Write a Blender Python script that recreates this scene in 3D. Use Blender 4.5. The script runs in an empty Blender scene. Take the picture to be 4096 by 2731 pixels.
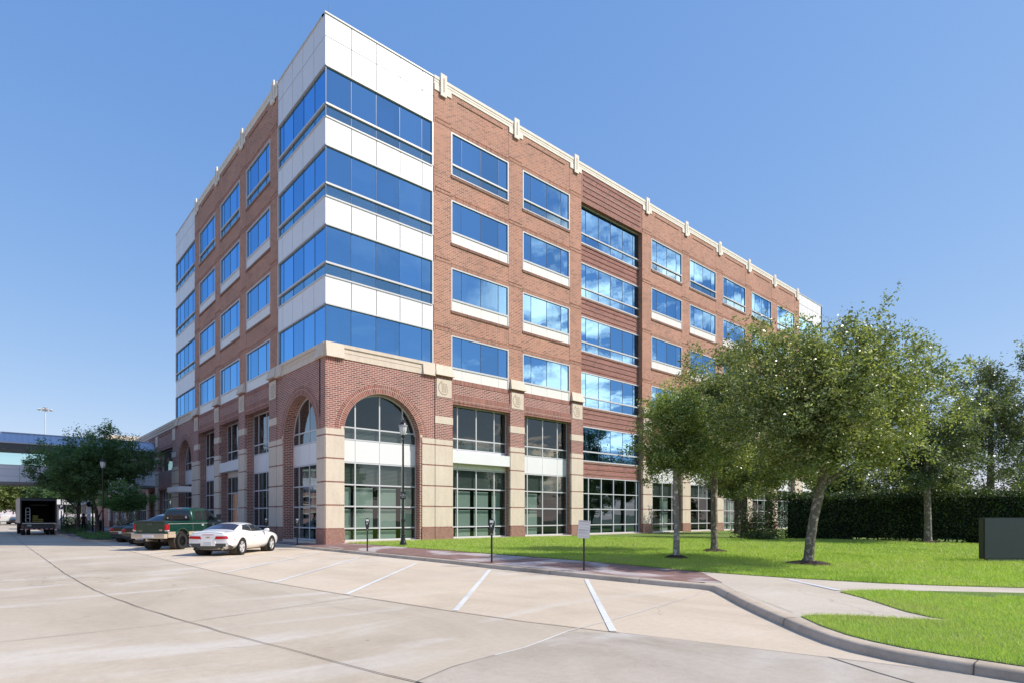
import bpy, bmesh, math, random
import numpy as np
from mathutils import Vector, Matrix
from mathutils.bvhtree import BVHTree
from mathutils.geometry import delaunay_2d_cdt

R = math.radians
sc = bpy.context.scene
col = sc.collection
rnd = random.Random(7)

# ------------------------------------------------------------------ helpers
def props(o, label=None, cat=None, group=None, kind=None):
    if label: o['label'] = label
    if cat: o['category'] = cat
    if group: o['group'] = group
    if kind: o['kind'] = kind
    return o

def empty(name, loc=(0, 0, 0), rz=0, label=None, cat=None, group=None, parent=None):
    o = bpy.data.objects.new(name, None)
    o.empty_display_size = .3
    col.objects.link(o)
    o.location = loc
    o.rotation_euler = (0, 0, rz)
    if parent: o.parent = parent
    return props(o, label, cat, group)

def link_mesh(name, me, parent=None):
    o = bpy.data.objects.new(name, me)
    col.objects.link(o)
    if parent: o.parent = parent
    return o

def copy_tree(o, parent=None):
    c = o.copy()
    col.objects.link(c)
    c.parent = parent
    for ch in list(o.children):
        copy_tree(ch, c)
    return c

def FW(s, d, z): return (s, d, z)              # plain world frame
def FR(s, d, z): return (s, -d, z)             # right facade: along +X, outward -Y
def FL(s, d, z): return (-d, s, z)             # left facade: along +Y, outward -X

class MB:
    def __init__(self):
        self.v = []; self.f = []; self.m = []; self.s = []
    def add(self, vs, fs, m=0, smooth=False):
        b = len(self.v)
        self.v += [tuple(p) for p in vs]
        for f in fs:
            self.f.append([b + i for i in f]); self.m.append(m); self.s.append(smooth)
    def box(self, s0, s1, d0, d1, z0, z1, f=FW, m=0):
        p = [f(s, d, z) for z in (z0, z1) for d in (d0, d1) for s in (s0, s1)]
        fs = [(0, 2, 3, 1), (4, 5, 7, 6), (0, 1, 5, 4), (2, 6, 7, 3), (0, 4, 6, 2), (1, 3, 7, 5)]
        a, b_, c_ = (Vector(p[i]) - Vector(p[0]) for i in (1, 2, 4))
        if a.cross(b_).dot(c_) < 0: fs = [q[::-1] for q in fs]
        self.add(p, fs, m)
    def quad(self, a, b, c, d, m=0, smooth=False): self.add([a, b, c, d], [(0, 1, 2, 3)], m, smooth)
    def poly(self, pts, m=0): self.add(pts, [tuple(range(len(pts)))], m)
    def tube(self, pts, rads, n=8, m=0, cap=True):
        pts = [Vector(p) for p in pts]
        if not hasattr(rads, '__len__'): rads = [rads] * len(pts)
        vs = []
        up = Vector((0, 0, 1))
        for i, p in enumerate(pts):
            t = (pts[min(i + 1, len(pts) - 1)] - pts[max(i - 1, 0)])
            t = t.normalized() if t.length > 1e-9 else Vector((0, 0, 1))
            ref = Vector((1, 0, 0)) if abs(t.z) > .9 else up
            a = t.cross(ref).normalized(); b = t.cross(a).normalized()
            for k in range(n):
                an = 2 * math.pi * k / n
                vs.append(p + (a * math.cos(an) + b * math.sin(an)) * rads[i])
        fs = []
        for i in range(len(pts) - 1):
            for k in range(n):
                k2 = (k + 1) % n
                fs.append((i * n + k, i * n + k2, (i + 1) * n + k2, (i + 1) * n + k))
        if cap:
            fs.append(tuple(range(n))[::-1]); fs.append(tuple((len(pts) - 1) * n + k for k in range(n)))
        self.add(vs, fs, m, True)
    def lathe(self, prof, n=16, m=0, M=None, cap=True):
        vs = []; fs = []
        for r, z in prof:
            for k in range(n):
                a = 2 * math.pi * k / n
                vs.append(Vector((r * math.cos(a), r * math.sin(a), z)))
        for i in range(len(prof) - 1):
            for k in range(n):
                k2 = (k + 1) % n
                fs.append((i * n + k, i * n + k2, (i + 1) * n + k2, (i + 1) * n + k))
        if cap: fs.append(tuple(range(n))[::-1]); fs.append(tuple((len(prof) - 1) * n + k for k in range(n)))
        if M is not None: vs = [M @ v for v in vs]
        self.add(vs, fs, m, True)
    def build(self, name, mats, parent=None, sharp=35, recalc=False):
        me = bpy.data.meshes.new(name)
        me.from_pydata(self.v, [], self.f)
        for mt in (mats if isinstance(mats, (list, tuple)) else [mats]): me.materials.append(mt)
        me.polygons.foreach_set('material_index', self.m)
        me.polygons.foreach_set('use_smooth', [True if s else False for s in self.s])
        if recalc:
            bm = bmesh.new(); bm.from_mesh(me)
            bmesh.ops.remove_doubles(bm, verts=bm.verts, dist=1e-5)
            bmesh.ops.recalc_face_normals(bm, faces=bm.faces); bm.to_mesh(me); bm.free()
        if any(self.s):
            try: me.set_sharp_from_angle(angle=R(sharp))
            except Exception: pass
        me.update()
        return link_mesh(name, me, parent)

def np_mesh(name, V, F, mats, parent=None, midx=None, smooth=False):
    me = bpy.data.meshes.new(name)
    k = F.shape[1]
    me.vertices.add(len(V)); me.vertices.foreach_set('co', V.astype(np.float32).ravel())
    me.loops.add(F.size); me.loops.foreach_set('vertex_index', F.astype(np.int32).ravel())
    me.polygons.add(len(F))
    me.polygons.foreach_set('loop_start', np.arange(0, F.size, k, dtype=np.int32))
    try: me.polygons.foreach_set('loop_total', np.full(len(F), k, dtype=np.int32))
    except Exception: pass
    for m in mats: me.materials.append(m)
    if midx is not None: me.polygons.foreach_set('material_index', midx.astype(np.int32))
    if smooth: me.polygons.foreach_set('use_smooth', np.ones(len(F), dtype=bool))
    me.update(calc_edges=True); me.validate()
    return link_mesh(name, me, parent)

def bake(o):
    dg = bpy.context.evaluated_depsgraph_get()
    dg.update()
    me = bpy.data.meshes.new_from_object(o.evaluated_get(dg))
    o.modifiers.clear(); o.data = me
    return o

def text_mesh(name, txt, size, mat, parent, loc, rot, ext=.004, align='CENTER', space=1.0):
    cu = bpy.data.curves.new(name, 'FONT'); cu.body = txt; cu.size = size; cu.extrude = ext
    cu.align_x = align; cu.align_y = 'CENTER'; cu.space_line = space
    t = bpy.data.objects.new(name + '_c', cu); col.objects.link(t)
    dg = bpy.context.evaluated_depsgraph_get(); dg.update()
    me = bpy.data.meshes.new_from_object(t.evaluated_get(dg))
    bpy.data.objects.remove(t)
    me.materials.clear(); me.materials.append(mat)
    o = link_mesh(name, me, parent); o.location = loc; o.rotation_euler = rot
    return o

# ------------------------------------------------------------------ materials
class NT:
    def __init__(self, name):
        self.mat = bpy.data.materials.new(name); self.mat.use_nodes = True
        self.t = self.mat.node_tree; self.t.nodes.clear()
        self.out = self.t.nodes.new('ShaderNodeOutputMaterial')
    def n(self, typ, ins=None, **kw):
        nd = self.t.nodes.new('ShaderNode' + typ)
        for k, v in kw.items(): setattr(nd, k, v)
        for k, v in (ins or {}).items():
            if hasattr(v, 'is_linked') or isinstance(v, bpy.types.NodeSocket): self.t.links.new(v, nd.inputs[k])
            else: nd.inputs[k].default_value = v
        return nd
    def math(self, op, a, b=None, clamp=False):
        d = {0: a}
        if b is not None: d[1] = b
        return self.n('Math', d, operation=op, use_clamp=clamp).outputs[0]
    def mix(self, f, a, b, mode='MIX'):
        nd = self.t.nodes.new('ShaderNodeMix'); nd.data_type = 'RGBA'; nd.blend_type = mode
        for k, v in ((0, f), (6, a), (7, b)):
            if isinstance(v, bpy.types.NodeSocket): self.t.links.new(v, nd.inputs[k])
            else: nd.inputs[k].default_value = (*v, 1) if (k > 0 and len(v) == 3) else v
        return nd.outputs[2]
    def ramp(self, f, stops):
        nd = self.n('ValToRGB', {0: f}); e = nd.color_ramp.elements
        while len(e) < len(stops): e.new(.5)
        for el, (p, c) in zip(e, stops):
            el.position = p; el.color = (*c, 1) if len(c) == 3 else c
        return nd.outputs[0]
    def noise(self, vec, scale, detail=3, rough=.5, dist=0.0):
        return self.n('TexNoise', {'Vector': vec, 'Scale': scale, 'Detail': detail, 'Roughness': rough, 'Distortion': dist}).outputs[0]
    def pos(self): return self.n('NewGeometry').outputs['Position']
    def scaled(self, vec, s, rz=0):
        return self.n('Mapping', {'Vector': vec, 'Scale': s, 'Rotation': (0, 0, rz)}).outputs[0]
    def done(self, sh):
        self.t.links.new(sh, self.out.inputs[0]); return self.mat
    def bsdf(self, **kw):
        return self.n('BsdfPrincipled', {k.replace('_', ' '): v for k, v in kw.items()})

def c4(c): return (*c, 1)

def plain(name, c, rough=.5, metal=0, coat=0, var=.06, spec=.5, nscale=3.0):
    m = NT(name)
    base = c4(c)
    if var:
        nz = m.noise(m.n('TexCoord').outputs['Object'], nscale, 4)
        base = m.mix(m.math('MULTIPLY', nz, 1.0), tuple(x * (1 - var * 1.6) for x in c), tuple(min(1, x * (1 + var)) for x in c))
    b = m.bsdf(Base_Color=base, Roughness=rough, Metallic=metal, Coat_Weight=coat, Coat_Roughness=.05)
    b.inputs['Specular IOR Level'].default_value = spec
    return m.done(b.outputs[0])

def wall_uv(m, swap=False):
    """Wall coordinates in metres: along the wall / up, chosen from the face normal."""
    g = m.n('NewGeometry')
    p = m.n('SeparateXYZ', {0: g.outputs['Position']}); nn = m.n('SeparateXYZ', {0: g.outputs['True Normal']})
    ax = m.math('GREATER_THAN', m.math('ABSOLUTE', nn.outputs[0]), .6)
    az = m.math('GREATER_THAN', m.math('ABSOLUTE', nn.outputs[2]), .6)
    u = m.n('Mix', {0: ax, 2: p.outputs[0], 3: p.outputs[1]}).outputs[0]
    v = m.n('Mix', {0: az, 2: p.outputs[2], 3: p.outputs[1]}).outputs[0]
    return m.n('CombineXYZ', {0: v, 1: u} if swap else {0: u, 1: v}).outputs[0], g.outputs['Position']

def brick(name, c1, c2, mortar, swap=False, w=.305, h=.1016, uv=None, msize=.011, off=.5):
    m = NT(name)
    if uv:
        vec = m.n('UVMap').outputs[0]; pos = m.pos()
    else: vec, pos = wall_uv(m, swap)
    bt = m.n('TexBrick', {'Vector': vec, 'Color1': c4(c1), 'Color2': c4(c2), 'Mortar': c4(mortar), 'Scale': 1.0,
                          'Mortar Size': msize, 'Mortar Smooth': .15, 'Bias': -.1, 'Brick Width': w, 'Row Height': h})
    bt.offset = off
    # a second, offset lookup darkens scattered bricks
    v2 = m.n('TexBrick', {'Vector': vec, 'Color1': (1, 1, 1, 1), 'Color2': (.26, .26, .31, 1), 'Mortar': (1, 1, 1, 1), 'Scale': 1.0,
                          'Mortar Size': msize, 'Bias': -.60, 'Brick Width': w, 'Row Height': h})
    v2.offset = off; v2.squash = 1.0
    big = m.ramp(m.noise(pos, .35, 5, .6), [(.3, (.86, .86, .86)), (.7, (1.08, 1.06, 1.04))])
    c = m.mix(1.0, bt.outputs[0], v2.outputs[0], 'MULTIPLY')
    c = m.mix(1.0, c, big, 'MULTIPLY')
    fine = m.ramp(m.noise(pos, 14, 2), [(.3, (.9, .9, .9)), (.7, (1.06, 1.06, 1.06))])
    c = m.mix(1.0, c, fine, 'MULTIPLY')
    bp = m.n('Bump', {'Height': m.math('SUBTRACT', 1.0, bt.outputs[1]), 'Strength': .5, 'Distance': .01})
    return m.done(m.bsdf(Base_Color=c, Roughness=.88, Normal=bp.outputs[0]).outputs[0])

def stone(name, c, joints=False, rough=.8, amt=.12):
    m = NT(name)
    p = m.pos()
    a = m.noise(p, .8, 5, .6); f = m.noise(p, 9, 4, .6)
    st = m.noise(m.scaled(p, (3, 3, .5)), 1.2, 4, .6)
    cc = m.mix(a, tuple(x * (1 - amt) for x in c), tuple(x * (1 + amt * .6) for x in c))
    cc = m.mix(1.0, cc, m.ramp(f, [(.3, (.94, .94, .93)), (.7, (1.03, 1.03, 1.03))]), 'MULTIPLY')
    cc = m.mix(1.0, cc, m.ramp(st, [(.25, (.90, .88, .86)), (.6, (1.0, 1.0, 1.0))]), 'MULTIPLY')
    bp = m.n('Bump', {'Height': f, 'Strength': .12, 'Distance': .01})
    return m.done(m.bsdf(Base_Color=cc, Roughness=rough, Normal=bp.outputs[0]).outputs[0])

def granite(name):
    m = NT(name); p = m.pos()
    v = m.n('TexVoronoi', {'Vector': p, 'Scale': 42.0}).outputs['Color']
    s = m.n('SeparateColor', {0: v}).outputs[0]
    c = m.ramp(s, [(0, (.12, .06, .05)), (.25, (.30, .15, .12)), (.6, (.36, .19, .15)), (.9, (.46, .30, .25))])
    return m.done(m.bsdf(Base_Color=c, Roughness=.35).outputs[0])

def panel_metal(name, c, rough=.38):
    m = NT(name); p = m.pos()
    isl = m.n('NewGeometry').outputs['Random Per Island']
    a = m.noise(m.scaled(p, (1, 1, .3)), .7, 4, .55)
    cc = m.mix(a, tuple(x * .95 for x in c), tuple(min(1, x * 1.02) for x in c))
    cc = m.mix(1.0, cc, m.ramp(isl, [(0, (.965, .965, .97)), (1, (1, 1, 1))]), 'MULTIPLY')
    return m.done(m.bsdf(Base_Color=cc, Roughness=rough).outputs[0])

def facade_glass(name, tint, gloss, base, fres, ior=1.6, wob=.004, stripes=None):
    m = NT(name)
    g = m.n('NewGeometry')
    p = g.outputs['Position']
    h = m.noise(m.scaled(p, (.9, .9, .5)), 1.0, 2, .4)
    h2 = m.math('ADD', h, m.math('MULTIPLY', g.outputs['Random Per Island'], 0.0))
    bp = m.n('Bump', {'Height': h2, 'Strength': 1.0, 'Distance': wob})
    # every pane sits very slightly out of true
    wn = m.n('TexWhiteNoise', {1: g.outputs['Random Per Island']}, noise_dimensions='1D').outputs['Color']
    off = m.n('VectorMath', {0: wn, 1: (.5, .5, .5)}, operation='SUBTRACT').outputs[0]
    off = m.n('VectorMath', {0: off, 'Scale': .014}, operation='SCALE').outputs[0]
    nrm = m.n('VectorMath', {0: bp.outputs[0], 1: off}, operation='ADD').outputs[0]
    nrm = m.n('VectorMath', {0: nrm}, operation='NORMALIZE').outputs[0]
    fr = m.n('Fresnel', {'IOR': ior}).outputs[0]
    rv = m.n('SeparateColor', {0: wn}).outputs[1]
    fac = m.math('MULTIPLY', m.math('ADD', m.math('MULTIPLY', fr, fres), base), m.math('ADD', .80, m.math('MULTIPLY', rv, .24)), clamp=True)
    tcol = c4(tint)
    if stripes:
        z = m.n('SeparateXYZ', {0: p}).outputs[2]
        w = m.math('GREATER_THAN', m.math('FRACT', m.math('DIVIDE', z, stripes)), .45)
        tcol = m.mix(w, tuple(x * .35 for x in tint), tint)
    tr = m.n('BsdfTransparent', {0: tcol})
    gl = m.n('BsdfGlossy', {'Color': c4(gloss), 'Roughness': .0, 'Normal': nrm})
    mx = m.n('MixShader', {0: fac, 1: tr.outputs[0], 2: gl.outputs[0]})
    return m.done(mx.outputs[0])

def striped(name, a, b, pitch, duty=.55, rough=.5):
    m = NT(name)
    z = m.n('SeparateXYZ', {0: m.pos()}).outputs[2]
    w = m.math('GREATER_THAN', m.math('FRACT', m.math('DIVIDE', z, pitch)), duty)
    return m.done(m.bsdf(Base_Color=m.mix(w, a, b), Roughness=rough).outputs[0])

def concrete(name, c, streak=.5, scale=1.0, dark=.75):
    m = NT(name); p = m.pos()
    big = m.noise(p, .09 * scale, 6, .62, .6)
    mid = m.noise(m.scaled(p, (1, .45, 1), R(20)), .5 * scale, 6, .65, 1.0)
    st = m.noise(m.scaled(p, (.30, .9, 1), R(-40)), .55 * scale, 3, .45, 1.6)
    fine = m.noise(p, 60, 3, .7)
    grit = m.noise(p, 9, 5, .7)
    cc = m.mix(m.ramp(big, [(.35, (0, 0, 0)), (.65, (1, 1, 1))]), tuple(x * .90 for x in c), tuple(x * 1.06 for x in c))
    cc = m.mix(1.0, cc, m.ramp(mid, [(.30, (dark, dark * .98, dark * .95)), (.55, (1, 1, 1))]), 'MULTIPLY')
    cc = m.mix(m.math('MULTIPLY', m.ramp(st, [(.54, (0, 0, 0)), (.70, (1, 1, 1))]), streak), cc, (.72, .70, .675))
    cc = m.mix(1.0, cc, m.ramp(grit, [(.25, (.90, .89, .88)), (.7, (1.04, 1.04, 1.04))]), 'MULTIPLY')
    cc = m.mix(1.0, cc, m.ramp(fine, [(.25, (.88, .88, .88)), (.75, (1.08, 1.08, 1.08))]), 'MULTIPLY')
    sp = m.n('TexVoronoi', {'Vector': p, 'Scale': 1.1}, feature='F1')
    spot = m.ramp(m.math('ADD', sp.outputs['Distance'], m.math('MULTIPLY', fine, .05)), [(.045, (1, 1, 1)), (.075, (0, 0, 0))])
    pick = m.math('GREATER_THAN', m.n('SeparateColor', {0: sp.outputs['Color']}).outputs[0], .72)
    cc = m.mix(m.math('MULTIPLY', m.math('MULTIPLY', spot, pick), .55), cc, (.12, .11, .10))
    st2 = m.noise(p, .33, 5, .7, .4)
    cc = m.mix(m.math('MULTIPLY', m.ramp(st2, [(.60, (0, 0, 0)), (.72, (1, 1, 1))]), .28), cc, tuple(x * .55 for x in c))
    wv = m.n('VectorMath', {0: p, 1: m.n('VectorMath', {0: m.n('TexNoise', {'Vector': p, 'Scale': .9, 'Detail': 4.0}).outputs['Color'], 'Scale': .9}, operation='SCALE').outputs[0]}, operation='ADD').outputs[0]
    ck = m.n('TexVoronoi', {'Vector': wv, 'Scale': .17}, feature='DISTANCE_TO_EDGE').outputs['Distance']
    ckm = m.math('MULTIPLY', m.ramp(ck, [(.0, (1, 1, 1)), (.0016, (0, 0, 0))]), m.ramp(m.noise(p, .23, 2), [(.52, (0, 0, 0)), (.6, (1, 1, 1))]))
    cc = m.mix(m.math('MULTIPLY', ckm, .45), cc, tuple(x * .32 for x in c))
    tyre = m.noise(m.scaled(p, (2.6, .10, 1)), 1.0, 3, .5)
    cc = m.mix(m.math('MULTIPLY', m.ramp(tyre, [(.60, (0, 0, 0)), (.74, (1, 1, 1))]), .13), cc, tuple(x * .5 for x in c))
    bp = m.n('Bump', {'Height': m.math('ADD', fine, grit), 'Strength': .25, 'Distance': .004})
    return m.done(m.bsdf(Base_Color=cc, Roughness=.85, Normal=bp.outputs[0]).outputs[0])

def leaf_mat(name, dark, mid, light, trans=.3, rough=.42, spec=.5):
    m = NT(name)
    r = m.n('NewGeometry').outputs['Random Per Island']
    cl = m.noise(m.pos(), .9, 3)
    t = m.math('ADD', m.math('MULTIPLY', r, .65), m.math('MULTIPLY', m.math('SUBTRACT', cl, .32), .95))
    c = m.ramp(t, [(.05, dark), (.5, mid), (.95, light)])
    b = m.bsdf(Base_Color=c, Roughness=rough); b.inputs['Specular IOR Level'].default_value = spec
    tl = m.n('BsdfTranslucent', {0: m.mix(1.0, c, (1.5, 1.6, .7), 'MULTIPLY')})
    return m.done(m.n('MixShader', {0: trans, 1: b.outputs[0], 2: tl.outputs[0]}).outputs[0])

def bark(name, a, b_):
    m = NT(name); p = m.n('TexCoord').outputs['Object']
    f = m.noise(m.scaled(p, (9, 9, 2.0)), 2.0, 5, .7); pt = m.noise(p, 7, 4, .65)
    c = m.mix(f, a, b_)
    c = m.mix(m.ramp(pt, [(.52, (0, 0, 0)), (.62, (1, 1, 1))]), c, tuple(min(1, x * 1.9 + .05) for x in b_))
    bp = m.n('Bump', {'Height': f, 'Strength': .7, 'Distance': .03})
    return m.done(m.bsdf(Base_Color=c, Roughness=.9, Normal=bp.outputs[0]).outputs[0])

def glass_dark(name, c=(.012, .014, .016), rough=.03):
    m = NT(name)
    b = m.bsdf(Base_Color=c4(c), Roughness=rough); b.inputs['Specular IOR Level'].default_value = .9
    return m.done(b.outputs[0])

def banded_sign(name):
    m = NT(name); p = m.n('TexCoord').outputs['Object']; s = m.n('SeparateXYZ', {0: p})
    b = m.n('TexNoise', {'Vector': m.n('CombineXYZ', {0: m.math('MULTIPLY', s.outputs[0], .6), 1: 0.0, 2: m.math('MULTIPLY', s.outputs[2], 16.0)}).outputs[0], 'Scale': 1.0, 'Detail': 2.0}).outputs[0]
    edge = m.ramp(m.math('ABSOLUTE', s.outputs[0]), [(.13, (1, 1, 1)), (.165, (0, 0, 0))])
    f = m.math('MULTIPLY', m.ramp(b, [(.45, (0, 0, 0)), (.62, (1, 1, 1))]), edge)
    return m.done(m.bsdf(Base_Color=m.mix(f, (.60, .60, .61), (.36, .36, .38)), Roughness=.4).outputs[0])

M = {}
M['brick_up'] = brick('orange brick', (.48, .205, .13), (.385, .155, .10), (.63, .53, .43))
M['brick_low'] = brick('red brick', (.34, .115, .09), (.265, .085, .07), (.62, .53, .46), msize=.0135)
M['brick_rib'] = brick('maroon brick', (.34, .125, .10), (.27, .095, .078), (.50, .38, .33))
M['soldier_up'] = brick('orange soldier brick', (.44, .18, .11), (.34, .13, .085), (.57, .47, .38), swap=True, w=.32, h=.1016, off=0)
M['soldier_low'] = brick('red soldier brick', (.33, .11, .08), (.23, .07, .055), (.56, .47, .40), swap=True, w=.46, h=.1016, off=0)
M['soldier_uv'] = brick('arch voussoir brick', (.33, .11, .08), (.23, .07, .055), (.56, .47, .40), uv=True, w=.1016, h=.30, off=0)
M['rowlock'] = brick('dark rowlock brick', (.27, .12, .08), (.20, .085, .06), (.36, .28, .22), swap=True, w=.3, h=.1016, off=0)
M['stone'] = stone('cast stone', (.71, .605, .495))
M['stone_top'] = stone('pale parapet stone', (.84, .78, .68), amt=.06)
M['stone_dk'] = stone('cast stone groove', (.36, .27, .18))
M['granite'] = granite('speckled granite')
M['white'] = panel_metal('white metal panel', (.80, .80, .80))
M['white_warm'] = panel_metal('warm white panel', (.80, .775, .73))
M['joint'] = plain('joint grey', (.27, .27, .28), .8, var=0)  # flat dark grey for joints, gaps and backings
M['alu'] = plain('white aluminium frame', (.58, .59, .61), .4, var=.02)
M['mull'] = plain('dark blue mullion', (.05, .10, .20), .3, var=0)
M['glass_up'] = facade_glass('blue reflective glass', (.10, .26, .55), (.26, .57, .95), .60, .30, 1.8)
M['glass_lv'] = facade_glass('blue louvred glass', (.20, .42, .60), (.36, .64, .88), .48, .3, 1.8, stripes=.11)
M['glass_low'] = facade_glass('storefront glass', (.64, .73, .69), (.85, .95, .95), .07, .50, 1.5, wob=.004)
M['glass_dim'] = facade_glass('storefront glass darkened for shade', (.36, .42, .42), (.8, .92, 1.0), .035, .30, 1.5, wob=.004)  # same storefront glass, tinted darker and duller to put in the street front's shade
M['glass_mid'] = facade_glass('teal ground storey glass', (.30, .48, .56), (.55, .78, .90), .22, .6, 1.6, wob=.004)
M['glass_sky'] = facade_glass('skybridge glass', (.84, 1.0, .97), (.9, 1, 1), .03, .4, 1.5, wob=.002)
M['blind'] = plain('roller blind', (.74, .80, .76), .7, var=.03)
M['blind_up'] = plain('pale roller blind', (.80, .86, .86), .7, var=.03)
M['slats'] = striped('slat blind', (.30, .31, .31), (.07, .075, .08), .075)
M['room'] = plain('dark interior', (.13, .135, .14), .9, var=.1)
M['room_floor'] = plain('interior floor', (.16, .16, .15), .9, var=.1)
M['roofing'] = plain('roof membrane', (.35, .34, .33), .9)
M['seam'] = plain('standing seam metal', (.50, .58, .72), .40, .1)
M['gray_panel'] = panel_metal('grey bridge panel', (.80, .81, .85))
M['black_iron'] = plain('black painted iron', (.014, .015, .016), .32, var=.2)
M['meter'] = plain('meter housing', (.02, .021, .023), .35, var=.2)
M['steel'] = plain('dull steel', (.45, .45, .45), .35, .8)
M['white_paint'] = plain('white paint', (.80, .80, .80), .5)
M['lamp_glass'] = plain('prismatic acrylic', (.72, .74, .74), .15, var=.05)
M['asph_joint'] = plain('joint filler', (.12, .105, .095), .9)
M['saw_joint'] = plain('saw cut joint', (.30, .27, .24), .9)
M['line'] = None

# ------------------------------------------------------------------ world, sun, camera
SUN_EL, SUN_AZ = R(44), math.atan2(.64, -.77)
world = bpy.data.worlds.new("World"); sc.world = world; world.use_nodes = True
wt = world.node_tree; bg = wt.nodes['Background']
def wn(t, ins=None, **kw):
    nd = wt.nodes.new('ShaderNode' + t)
    for k, v in kw.items(): setattr(nd, k, v)
    for k, v in (ins or {}).items():
        if isinstance(v, bpy.types.NodeSocket): wt.links.new(v, nd.inputs[k])
        else: nd.inputs[k].default_value = v
    return nd
sky = wn('TexSky'); sky.sky_type = 'NISHITA'; sky.sun_disc = False
sky.sun_elevation = SUN_EL; sky.sun_rotation = SUN_AZ; sky.air_density = 1.0; sky.dust_density = .25; sky.ozone_density = 2.2
tc = wn('TexCoord'); sp = wn('SeparateXYZ', {0: tc.outputs['Generated']})
zz = wn('Math', {0: sp.outputs[2], 1: .12}, operation='ADD').outputs[0]
px = wn('Math', {0: sp.outputs[0], 1: zz}, operation='DIVIDE').outputs[0]
py = wn('Math', {0: sp.outputs[1], 1: zz}, operation='DIVIDE').outputs[0]
cv = wn('CombineXYZ', {0: px, 1: py}).outputs[0]
cn = wn('TexNoise', {'Vector': cv, 'Scale': 1.7, 'Detail': 10.0, 'Roughness': .6, 'Distortion': .35}).outputs[0]
cm = wn('ValToRGB', {0: cn}); cm.color_ramp.elements[0].position = .505; cm.color_ramp.elements[1].position = .60
# the cloud bank stands only in the southern half of the sky (y < 0), low to middle heights
sy = wn('MapRange', {0: sp.outputs[1], 1: -.04, 2: -.22, 3: 0.0, 4: 1.0}).outputs[0]
sz = wn('MapRange', {0: sp.outputs[2], 1: .58, 2: .36, 3: 0.0, 4: 1.0}).outputs[0]
sz0 = wn('MapRange', {0: sp.outputs[2], 1: .0, 2: .08, 3: 0.0, 4: 1.0}).outputs[0]
mk = wn('Math', {0: wn('Math', {0: sy, 1: sz}, operation='MULTIPLY').outputs[0], 1: sz0}, operation='MULTIPLY').outputs[0]
sx_ = wn('MapRange', {0: sp.outputs[0], 1: .57, 2: .66, 3: .06, 4: 1.0}).outputs[0]
mk = wn('Math', {0: wn('Math', {0: mk, 1: sx_}, operation='MULTIPLY').outputs[0], 1: cm.outputs[0]}, operation='MULTIPLY').outputs[0]
sep = wn('SeparateColor', {0: sky.outputs[0]})
def curve(ch, a, g):     # soften the sky's contrast towards the horizon, channel by channel
    s_ = wn('Math', {0: sep.outputs[ch], 1: .225}, operation='MULTIPLY').outputs[0]
    p_ = wn('Math', {0: s_, 1: g}, operation='POWER').outputs[0]
    return wn('Math', {0: p_, 1: a / .15}, operation='MULTIPLY').outputs[0]
hs = wn('CombineColor', {0: curve(0, .59, .78), 1: curve(1, .615, .54), 2: curve(2, .825, .28)})
mx = wt.nodes.new('ShaderNodeMix'); mx.data_type = 'RGBA'
wt.links.new(mk, mx.inputs[0]); wt.links.new(hs.outputs[0], mx.inputs[6]); mx.inputs[7].default_value = (28, 21.5, 17, 1)
wt.links.new(mx.outputs[2], bg.inputs[0]); bg.inputs[1].default_value = .15

sl = bpy.data.lights.new('sun', 'SUN'); sl.energy = 5.0; sl.angle = R(.53); sl.color = (1, .94, .845)
so = bpy.data.objects.new('sun', sl); col.objects.link(so)
sd = Vector((.64 * math.cos(SUN_EL), -.77 * math.cos(SUN_EL), math.sin(SUN_EL))).normalized()
so.rotation_euler = sd.to_track_quat('Z', 'Y').to_euler(); so.location = sd * 100

cam = bpy.data.cameras.new('camera'); co = bpy.data.objects.new('camera', cam); col.objects.link(co)
AX, AY, CZ, TH, FPX = -13.0334, -29.1833, 1.65, R(48.3497), 2354.2695
cam.sensor_width = 36; cam.lens = FPX / 4096 * 36; cam.shift_y = (2062.39 - 1365.5) / 4096
cam.clip_start = .1; cam.clip_end = 6000
co.location = (AX, AY, CZ); co.rotation_euler = (math.pi / 2, 0, TH - math.pi / 2)
sc.camera = co
sc.view_settings.view_transform = 'Standard'; sc.view_settings.look = 'None'; sc.view_settings.exposure = 0
sc.cycles.max_bounces = 8; sc.cycles.transparent_max_bounces = 12; sc.cycles.caustics_reflective = False
FWD = Vector((math.cos(TH), math.sin(TH), 0)); RGT = Vector((math.sin(TH), -math.cos(TH), 0))
# ------------------------------------------------------------------ the office building
bld = empty('office_building', (0, 0, 0), label='six-storey brick and glass office building with white metal corner bays', cat='office building')
TOPS = [12.62, 16.73, 20.84, 24.96]       # window heads, storeys 3 to 6
PC = [7.42, 13.37, 19.30, 28.0, 33.9, 39.78, 45.68, 51.55, 57.35]     # pier centres, long front
PCL = [7.45, 13.37, 19.28, 25.2]                                     # pier centres, street front
LEN_R, LEN_L = 64.66, 32.55
HP = .64                                                              # half pier
G0 = .05

def bars(mb, f, ss, zs, d0, d1, w, m=0):
    """Frame grid: full-height bars at ss, bars at zs cut between them."""
    for s in ss: mb.box(s - w / 2, s + w / 2, d0, d1, zs[0] - w / 2, zs[-1] + w / 2, f, m)
    for z in zs:
        for a, b in zip(ss[:-1], ss[1:]):
            mb.box(a + w / 2, b - w / 2, d0 + .004, d1 - .004, z - w / 2, z + w / 2, f, m)

def panes(mb, f, ss, zs, d, m=0):
    for a, b in zip(ss[:-1], ss[1:]):
        for z0, z1 in zip(zs[:-1], zs[1:]):
            mb.quad(f(a, d, z0), f(b, d, z0), f(b, d, z1), f(a, d, z1), m)

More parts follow.
